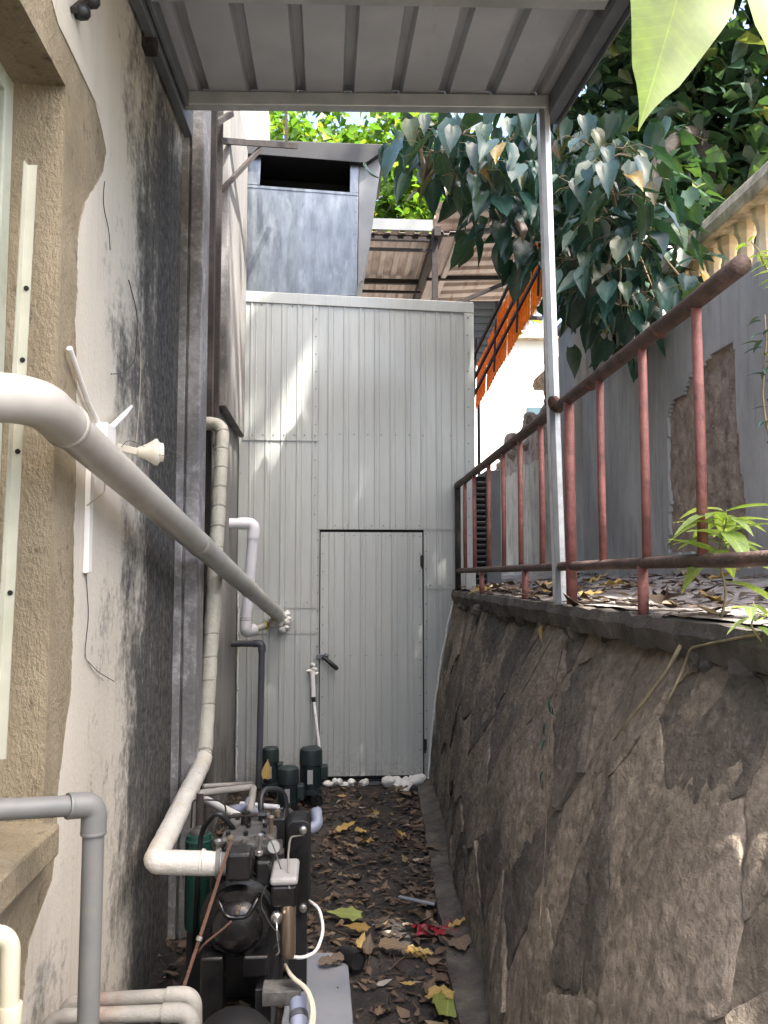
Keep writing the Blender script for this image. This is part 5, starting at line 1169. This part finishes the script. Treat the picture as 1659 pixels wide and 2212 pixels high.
for (u, v) in ((655, 1792), (655, 1960)): obj('port', MB().lathe(U(u, v, Y=3.092), [(0.014, 0.002), (0.014, -0.012), (0.009, -0.014)], (0, 1, 0), 14), 'nickel', hx, smooth='auto')
obj('stand', MB().box((h0.x + 0.01, 3.12, 0.0), (h1.x - 0.01, 3.20, h0.z)), 'black_paint', hx)
# thick grey bent hose, elbow and side pipes behind the compressor
hz = thing('bent_hose', U(590, 1812, Y=3.3), 'thick dark grey pipe bent over behind the compressor', 'pipe')
obj('hose_body', MB().tube(rpath([U(585, 1830, Y=3.26), U(594, 1762, Y=3.34), U(622, 1752, Y=3.5), U(648, 1790, Y=3.55), U(650, 1830, Y=3.55)], 0.06, 9), 0.021, 16), 'dark_pipe_hose', hz, smooth=True)
obj('ferrule', ring(U(585, 1826, Y=3.26), (0.1, 0.1, 1), 0.024, 0.025, 16), 'nickel', hz, smooth='auto')
ed = thing('elbow_pipe', U(685, 1790, Y=4.0), 'blue-grey plastic elbow beyond the heat exchanger', 'pipe')
obj('elbow', MB().tube(rpath([U(682, 1748, Y=4.1), U(688, 1786, Y=4.05), U(640, 1795, Y=4.0)], 0.07, 9), 0.027, 16), 'blue_hose', ed, smooth=True)
wt = thing('slanted_pipe', U(508, 1757, Y=4.0), 'white plastic pipe slanting behind the compressor among leaves', 'pipe')
obj('pipe_run', MB().tube([U(432, 1722, Y=4.15), U(580, 1797, Y=3.65)], 0.0195, 16), 'plastic_white', wt, smooth='auto')
wt2 = thing('thin_pipe', U(575, 1745, Y=4.6), 'thin lilac pipe lying behind the slanted white pipe', 'pipe')
obj('pipe_run', MB().tube([U(520, 1737, Y=4.6), U(602, 1744, Y=4.5)], 0.014, 12), 'pvc_lilac', wt2, smooth='auto')
jb = thing('pipe_cluster', U(540, 1760, Y=4.2), 'dusty blue-grey pipe tee behind the compressor', 'pipe')
obj('tee', MB().tube(rpath([U(495, 1752, Y=4.3), U(535, 1744, Y=4.3), U(560, 1764, Y=4.1), U(600, 1780, Y=4.0)], 0.05), 0.024, 14).tube([U(535, 1746, Y=4.3), U(540, 1728, Y=4.35)], 0.022, 14), 'blue_hose', jb, smooth=True)
obj('riser', MB().tube([U(500, 1840, Y=3.6), U(512, 1780, Y=4.0)], 0.02, 12), 'dark_pipe_hose', jb, smooth=True)
mt = thing('metal_cylinder', U(605, 1850, Y=3.5), 'small shiny dark cylinder tucked behind the heat exchanger', 'cylinder')
obj('shell', MB().tube([U(596, 1850, Y=3.4), U(606, 1775, Y=3.75)], 0.028, 20), 'nickel', mt, smooth='auto')
# bottom right details by the slab
vp = thing('vertical_hose', U(646, 2160, Y=2.5), 'short blue-grey hose with collars at the slab edge', 'hose')
vt, vb2 = U(643, 2158, Y=2.62), U(648, 2240, Y=2.50)
obj('hose_body', MB().tube([vt, (vt + vb2) / 2, vb2, Vector((vb2.x, vb2.y, 0.0))], 0.026, 18), 'blue_hose', vp, smooth='auto'); obj('collar', ring((vt + vb2) / 2, (vb2 - vt), 0.029, 0.02, 18), 'pvc_dark', vp, smooth='auto')
sl0, sl1, sl2, sl3 = U(640, 2056, Z=0.05), U(750, 2058, Z=0.05), U(766, 2240, Z=0.05), U(600, 2240, Z=0.05)
m = MB().prism([sl0, sl3, sl2, sl1], (0, 0, -0.045)); tag(obj('grey_slab', m, 'slab_grey', bevel=0.005), 'pale blue-grey board lying on the soil beside the compressor', 'board')
tag(obj('drain_stub', MB().tube([U(742, 2062, Z=0.05), U(773, 2078, Z=0.06)], 0.036, 18, cap=False).tube([U(742, 2062, Z=0.05), U(772, 2077.5, Z=0.06)], 0.030, 18), 'black_paint', smooth='auto'), 'short black pipe stub beside the grey board', 'pipe')
t = tag(obj('white_cable', MB().tube(rpath([U(668, 1946, Y=3.05), U(690, 1962, Y=3.0), U(700, 2010, Y=2.92), U(684, 2056, Y=2.86), U(655, 2070, Y=2.82), U(625, 2066, Y=2.78)], 0.12, 10), 0.0058, 10), 'cable_white', smooth=True), 'white cable looping out beside the heat exchanger', 'cable')
for k in range(2):
    t = tag(obj('cream_cable', MB().tube(rpath([U(616, 2084 + 3*k, Y=2.70), U(630 + 3*k, 2112, Y=2.62), U(662 + 4*k, 2136, Y=2.58), U(676 + 5*k, 2180, Y=2.5), U(668 + 7*k, 2230, Y=2.42), U(660 + 7 * k, 2300, Y=2.4)], 0.1, 8), 0.0055, 10), 'cable_cream', smooth=True), ('left strand of the cream cable pair hanging over the grey board', 'right strand of the cream cable pair hanging over the grey board')[k], 'cable')

# ------------------------------------------------------------------ three pump motors
def motor(u, vtop, vbot, wpx, Y_, label):
    c = U(u, vtop, Y=Y_); bz = U(u, vbot, Y=Y_).z; r = wpx / 2 * Y_ / F; H_ = c.z - bz
    t = thing('pump_motor', (c.x, Y_, 0), label, 'pump', 'pump motors by the shed door')
    o3 = Vector((c.x, Y_, 0))
    obj('fan_cover', MB().lathe(o3 + Vector((0, 0, c.z - 0.42 * H_)), [(r * 0.9, 0), (r * 0.98, 0.004), (r * 0.98, 0.30 * H_), (r * 0.93, 0.38 * H_), (r * 0.75, 0.42 * H_), (0.01, 0.43 * H_)], (0, 0, 1), 28), 'motor_green', t, smooth='auto')
    obj('stator', MB().lathe(o3 + Vector((0, 0, bz)), [(r * 0.86, 0), (r * 0.86, 0.575 * H_)], (0, 0, 1), 28), 'motor_green', t, smooth='auto')
    m = MB()
    for i in range(28):
        an = 2 * math.pi * i / 28; d_ = Vector((math.cos(an), math.sin(an), 0)); m.bar(o3 + d_ * r * 0.85 + Vector((0, 0, bz + 0.02)), o3 + d_ * r * 0.85 + Vector((0, 0, bz + 0.55 * H_)), 0.004, r * 0.2, d_)
    struct(obj('cooling_fins', m, 'motor_green', t), None, 'stuff')
    obj('terminal_box', MB().box((c.x + r * 0.8, Y_ - 0.045, bz + 0.22 * H_), (c.x + r * 1.45, Y_ + 0.04, bz + 0.56 * H_)), 'motor_green', t, bevel=0.008)
    obj('name_plate', MB().box((c.x - r * 0.28, Y_ - r * 0.99, bz + 0.16 * H_), (c.x + r * 0.18, Y_ - r * 0.97, bz + 0.5 * H_)), 'plate', t)
    obj('flange', MB().lathe(o3 + Vector((0, 0, bz - 0.03)), [(r * 1.02, 0), (r * 1.02, 0.03)], (0, 0, 1), 24), 'motor_green', t, smooth='auto')
    obj('pump_body', MB().lathe(o3 + Vector((0, 0, 0.0)), [(r * 0.6, 0.0), (r * 0.85, 0.01), (r * 0.85, (bz - 0.03) * 0.45), (r * 0.55, (bz - 0.03) * 0.6), (r * 0.55, bz - 0.031)], (0, 0, 1), 24), 'black_cast', t, smooth='auto')
    obj('outlet', MB().tube([o3 + Vector((0.0, 0, 0.05)), o3 + Vector((r * 0.5, -r * 1.3, 0.05))], r * 0.34, 14).lathe(o3 + Vector((r * 0.5, -r * 1.3, 0.05)), [(r * 0.5, 0), (r * 0.5, 0.015)], (0.35, -1, 0), 14), 'black_cast', t, smooth='auto')
    return t
motor(585, 1614, 1690, 36, 5.95, 'leftmost dark green pump motor, half hidden by the dark pipe')
motor(623, 1656, 1742, 46, 5.55, 'middle dark green pump motor, lowest and nearest of the three')
motor(672, 1614, 1702, 49, 5.75, 'rightmost dark green pump motor standing before the door gap')

# ------------------------------------------------------------------ litter, fallen leaves, weeds
random.seed(101)
def scatter(n, xf, y0, y1, hf, mat, name, L0, L1, tw_n):
    m = MB(); tint = []
    for i in range(n):
        y = uni(y0, y1); x = xf(y); p = Vector((x, y, hf(x, y) + 0.006 + rnd() * 0.012)); an = uni(0, 6.283); s = uni(L0, L1)
        vs, fs = leaf_simple(1, uni(0.35, 0.75), uni(-0.3, 0.3), uni(-0.6, 0.6))
        M = orient(p, (math.cos(an), math.sin(an), uni(-.12, .25)), (uni(-.35, .35), uni(-.35, .35), 1)); k = len(m.v)
        m.v += [tuple(M @ (Vector(q) * s)) for q in vs]; m.f += [tuple(a + k for a in f) for f in fs]; tint += [rnd()] * len(vs)
    for i in range(tw_n):
        y = uni(y0, y1); x = xf(y); an = uni(0, 6.283); l = uni(0.03, 0.14); p = Vector((x, y, hf(x, y) + 0.010)); d = Vector((math.cos(an), math.sin(an), uni(-.06, .06))) * l; k = len(m.v)
        m.tube([p, p + d * 0.5 + Vector((0, 0, 0.005)), p + d], uni(0.0012, 0.0035), 4); tint += [rnd() * 0.6] * (len(m.v) - k)
    m.t = tint; return struct(obj(name, m, mat, smooth=True), None, 'stuff')
def xa(y):
    hi = rw_base(min(y, 6.2)) - 0.02
    return -0.64 + (hi + 0.64) * (1 - (1 - rnd()) ** 1.0)
o = scatter(2600, xa, 1.6, 6.15, soil_h, 'litter_brown', 'leaf_litter', 0.012, 0.075, 500); o['label'] = 'brown crumbled leaf litter and twigs over the alley soil'; o['category'] = 'leaf litter'
def xedge(y): return rw_base(y) - 0.02 - abs(random.gauss(0, 0.10))
o = scatter(600, xedge, 2.2, 6.0, soil_h, 'litter_brown', 'leaf_litter', 0.03, 0.09, 60); o['label'] = 'drift of brown leaves gathered along the stone wall foot'; o['category'] = 'leaf litter'
o = scatter(480, lambda y: uni(0.98, 1.9), 1.3, 6.2, terr_h, 'litter_brown', 'leaf_litter', 0.03, 0.10, 260); o['label'] = 'dry leaves and twigs strewn over the terrace earth'; o['category'] = 'leaf litter'

def fallen(n, name, mat, label, group, L0, L1, spots=None, xf=None, y0=2.6, y1=6.0, hf=soil_h, curl=(0.1, 0.5), lift=0.028):
    ms = []
    for k in range(6):
        vs, fs = leaf_shape(1, uni(0.5, 0.75), uni(-0.5, 0.45), uni(*curl), n=9, wav=uni(0.15, 0.45)); ms.append(mesh_of(name, vs, fs, mat))
    for i in range(n):
        if spots: p = Vector(spots[i]); p.z = hf(p.x, p.y) + lift
        else: y = uni(y0, y1); x = xf(y); p = Vector((x, y, hf(x, y) + lift))
        an = uni(0, 6.283)
        o = inst(name, random.choice(ms), None, orient(p, (math.cos(an), math.sin(an), uni(-.15, .2)), (uni(-.3, .3), uni(-.45, .1), 1)) @ Matrix.Scale(uni(L0, L1), 4)); tag(o, label, 'leaf', group)
def g0(u, v): return U(u, v, Z=0.02)
yl = [(728, 1795), (785, 1790), (880, 2055), (808, 1817), (960, 1845)]
fallen(len(yl), 'yellow_leaf', 'fallen_yellow', 'yellow fallen leaf lying flat on the alley soil', 'yellow fallen leaves in the alley', 0.10, 0.14, [g0(*p) for p in yl])
tagl = [((1000, 1965), 'fallen_yellow', 'large pale yellow fallen leaf near the foot of the stone wall', 0.19), ((780, 1975), 'fallen_green', 'yellow-green fallen leaf in the middle of the path', 0.16), ((965, 2190), 'fallen_green', 'large green fallen leaf at the bottom edge of the path', 0.22), ((795, 2005), 'fallen_yellow', 'pale cream fallen leaf tip touching the yellow-green leaf', 0.12), ((990, 2040), 'fallen_brown', 'big tan curled leaf lying over the red plastic scrap', 0.17), ((925, 2140), 'fallen_yellow', 'rolled ochre leaf beside the path near the bottom', 0.13), ((1030, 2165), 'fallen_brown', 'long tan curled leaf near the footing', 0.16), ((820, 2055), 'fallen_brown', 'flat tan leaf next to a yellow leaf', 0.13), ((925, 1830), 'fallen_brown', 'curled rust-brown leaf leaning at the wall foot', 0.16)]
for (u, v), mt_, lab, s in tagl:
    vs, fs = leaf_shape(1, uni(0.6, 0.78), uni(-0.2, 0.2), uni(0.1, 0.4), n=8, wav=0.2); p = g0(u, v); an = uni(0, 6.283)
    tag(inst(('yellow_leaf' if 'yellow' in mt_ else 'green_leaf' if 'green' in mt_ else 'brown_leaf'), mesh_of('leaf', vs, fs, mt_), None, orient(Vector((p.x, p.y, soil_h(p.x, p.y) + 0.035)), (math.cos(an), math.sin(an), 0.1), (uni(-.2, .2), -0.3, 1)) @ Matrix.Scale(s, 4)), lab, 'leaf')
fallen(42, 'brown_leaf', 'fallen_brown', 'tan dry curled leaf among the alley litter', 'tan dry leaves in the alley', 0.045, 0.115, xf=lambda y: min(rw_base(y) - 0.03, uni(0.0, 0.6)), y0=2.4, y1=6.0, curl=(0.3, 0.9))
fallen(8, 'yellow_leaf', 'fallen_yellow', 'ochre fallen leaf among the alley litter', 'ochre leaves in the alley', 0.06, 0.11, xf=lambda y: uni(-0.05, 0.6), y0=3.2, y1=6.05, curl=(0.1, 0.6))
fallen(12, 'yellow_leaf', 'fallen_yellow', 'yellow fallen leaf lying on the terrace earth behind the railing', 'yellow leaves on the terrace', 0.10, 0.15, xf=lambda y: uni(1.05, 1.7), y0=2.2, y1=6.0, hf=terr_h)
fallen(11, 'brown_leaf', 'fallen_brown', 'brown curled leaf lying on the terrace earth behind the railing', 'brown leaves on the terrace', 0.09, 0.15, xf=lambda y: uni(1.03, 1.7), y0=2.0, y1=6.0, hf=terr_h, curl=(0.3, 0.9))
p = U(1435, 1300, X=1.03)
vs, fs = leaf_shape(1, 0.7, 0.3, 0.8, n=8, wav=0.3); tag(inst('brown_leaf', mesh_of('leaf', vs, fs, 'fallen_brown'), None, orient(Vector((1.02, p.y, TZ + 0.03)), (0.3, 0.6, 0.35), (-0.7, -0.5, 0.7)) @ Matrix.Scale(0.11, 4)), 'rust-brown curled leaf on the coping edge near the weed', 'leaf')
p = U(575, 1682, Y=5.82)
vs, fs = leaf_shape(1, 0.6, 0.1, 0.2, n=8); tag(inst('yellow_leaf', mesh_of('leaf', vs, fs, 'fallen_yellow'), None, orient(U(574, 1682, Y=5.80), (0.1, 0.1, 1), (0.1, -1, 0.1)) @ Matrix.Scale(0.13, 4)), 'upright yellow leaf caught between dark pipe and pump motors', 'leaf')
for (u, v), mt_, lab, s in [((1170, 1352), 'fallen_yellow', 'small yellow leaf hanging on the stone wall below the post', 0.075), ((1222, 1385), 'fallen_brown', 'dry brown leaf hanging on the dark stone wall', 0.13)]:
    q_ = U(u, v, X=0.86); xw = rw_x(q_.y, q_.z); q_ = U(u, v, X=xw - 0.04)
    vs, fs = leaf_shape(1, 0.45, 0.1, 0.5, n=8, wav=0.2); tag(inst('hanging_leaf', mesh_of('leaf', vs, fs, mt_), None, orient(q_, (-0.1, -0.12, -1), (-1, -0.5, 0.1)) @ Matrix.Scale(s, 4)), lab, 'leaf')
# dead leaves on the board
for (u, v) in ((690, 2085), (716, 2078)):
    p = U(u, v, Z=0.06); vs, fs = leaf_shape(1, 0.6, 0.2, 0.9, n=7, wav=0.3); tag(inst('brown_leaf', mesh_of('leaf', vs, fs, 'fallen_brown'), None, orient(p, (1, uni(-.5, .5), 0.12), (0, -0.3, 1)) @ Matrix.Scale(0.09, 4)), 'dry curled brown leaf lying on the grey board', 'leaf', 'leaves on the board')
# red plastic scrap
m = MB(); vs = []; fs = []; c = g0(948, 2015)
for j in range(13):
    for i in range(17):
        x = -0.10 + 0.20 * i / 16; y = -0.075 + 0.15 * j / 12; q_ = Vector((x * 22, y * 22, 1))
        s_ = 1 + 0.3 * noise.noise(Vector((math.atan2(y, x) * 1.5, 4, 2))); vs.append((c.x + x * s_, c.y + y * s_, soil_h(c.x + x, c.y + y) + 0.022 + 0.035 * abs(noise.noise(q_)) + 0.012 * noise.noise(q_ * 2.5)))
for j in range(12):
    for i in range(16):
        if noise.noise(Vector((i * 0.35, j * 0.35, 9))) < 0.28: a = j * 17 + i; fs.append((a, a+1, a+18, a+17))
tag(obj('plastic_scrap', m.add(vs, fs), 'red_plastic', smooth=True), 'crumpled dark red plastic scrap on the alley floor', 'plastic scrap')
a, b = g0(862, 1951), g0(938, 1968)
tag(obj('plastic_strip', MB().bar(a + Vector((0, 0, .03)), b + Vector((0, 0, .03)), 0.022, 0.006), 'slab_grey'), 'narrow pale grey strip lying among the leaves', 'strip')
# weeds
def weed(name, base, top, nl, L0, L1, label, spread=1.0, mat='leaf_weed', whorl=True):
    t = thing(name, base, label, 'plant'); base, top = Vector(base), Vector(top)
    P = [base + (top - base) * k / 8 + Vector((0.008 * math.sin(k), 0.006 * math.cos(k * 1.3), 0)) for k in range(9)]
    obj('stem', MB().tube(P, [0.004 - 0.0025 * k / 8 for k in range(9)], 7), 'twig', t, smooth=True)
    ms = []
    for k in range(2):
        vs, fs = leaf_shape(1, 0.30, uni(0.2, 0.45), 0.3, n=7, heart=False); ms.append(mesh_of('leaf', vs, fs, mat))
    for i in range(nl):
        k = (i / nl) ** 0.6 if whorl else rnd()
        p = base + (top - base) * (0.35 + 0.65 * k); an = i * 2.4; el = uni(-0.2, 0.6)
        inst('leaf', random.choice(ms), t, orient(p, (math.cos(an) * spread, math.sin(an) * spread, el), (0, 0, 1)) @ Matrix.Scale(uni(L0, L1), 4))
random.seed(55)
wb_ = U(1558, 1302, X=1.03); weed('weed', (wb_.x, wb_.y, TZ), U(1562, 1100, Y=wb_.y), 28, 0.11, 0.20, 'bright pale green weed with long narrow leaves growing at the terrace edge')
q_ = U(1640, 1400, X=0.93); weed('weed', (q_.x + 0.02, q_.y, q_.z - 0.04), q_ + Vector((-0.02, 0, 0.10)), 9, 0.05, 0.09, 'small pale weed sprouting from the wall top at the right edge')
weed('creeper', (1.10, 1.76, 2.12), (1.0, 1.86, 2.34), 20, 0.03, 0.06, 'leafy creeper draped over the near end of the top rail', mat='leaf_weed', whorl=False)
q_ = U(1650, 820, X=1.08); weed('creeper', (1.10, q_.y, 1.65), (1.09, q_.y + 0.02, 2.2), 26, 0.035, 0.065, 'dark leafy creeper hanging below the rail at the right edge', whorl=False, mat='leaf_tree')
# vine on the stone wall
vn = thing('vine', U(1180, 1600, X=0.85), 'thin vine with a few small leaves creeping down the stone wall', 'vine')
pts = []
for (u, v) in ((1215, 1400), (1195, 1500), (1185, 1580), (1180, 1680), (1180, 1800), (1172, 1900), (1165, 2000)):
    q_ = U(u, v, X=0.85); q_ = U(u, v, X=rw_x(q_.y, max(0.05, q_.z)) - 0.045); pts.append(q_)
obj('stem', MB().tube(rpath(pts, 0.1), 0.0018, 6), 'twig_brown', vn, smooth=True)
vs, fs = leaf_shape(1, 0.6, 0.3, 0.3, n=6); vme = mesh_of('leaf', vs, fs, 'leaf_tree')
for k, i in enumerate((1, 1, 2, 2, 2, 3, 3)):
    inst('leaf', vme, vn, orient(pts[i] + Vector((-0.01, 0, uni(-.05, .05))), (uni(-.4, 0), uni(-1, 1), -0.5), (-1, 0, 0.6)) @ Matrix.Scale(uni(0.03, 0.05), 4))
rt_ = thing('dead_branch', U(1400, 1480, X=0.85), 'bare pale dead branch lying across the stone wall', 'branch')
pts = []
for (u, v) in ((1470, 1395), (1440, 1450), (1395, 1510), (1355, 1560), (1325, 1600)):
    q_ = U(u, v, X=0.85); pts.append(U(u, v, X=rw_x(q_.y, q_.z) - 0.05))
obj('stem', MB().tube(pts, [0.006, 0.005, 0.005, 0.004, 0.002], 7, wob=0.3), 'twig', rt_, smooth=True)
pts = []
for (u, v) in ((1640, 1370), (1560, 1385), (1490, 1400), (1478, 1440), (1455, 1490), (1440, 1520)):
    q_ = U(u, v, X=0.88); pts.append(U(u, v, X=min(0.93, rw_x(q_.y, min(q_.z, RT)) - 0.03)))
obj('root', MB().tube(rpath(pts, 0.08), 0.0035, 6), 'twig', rt_, smooth=True)
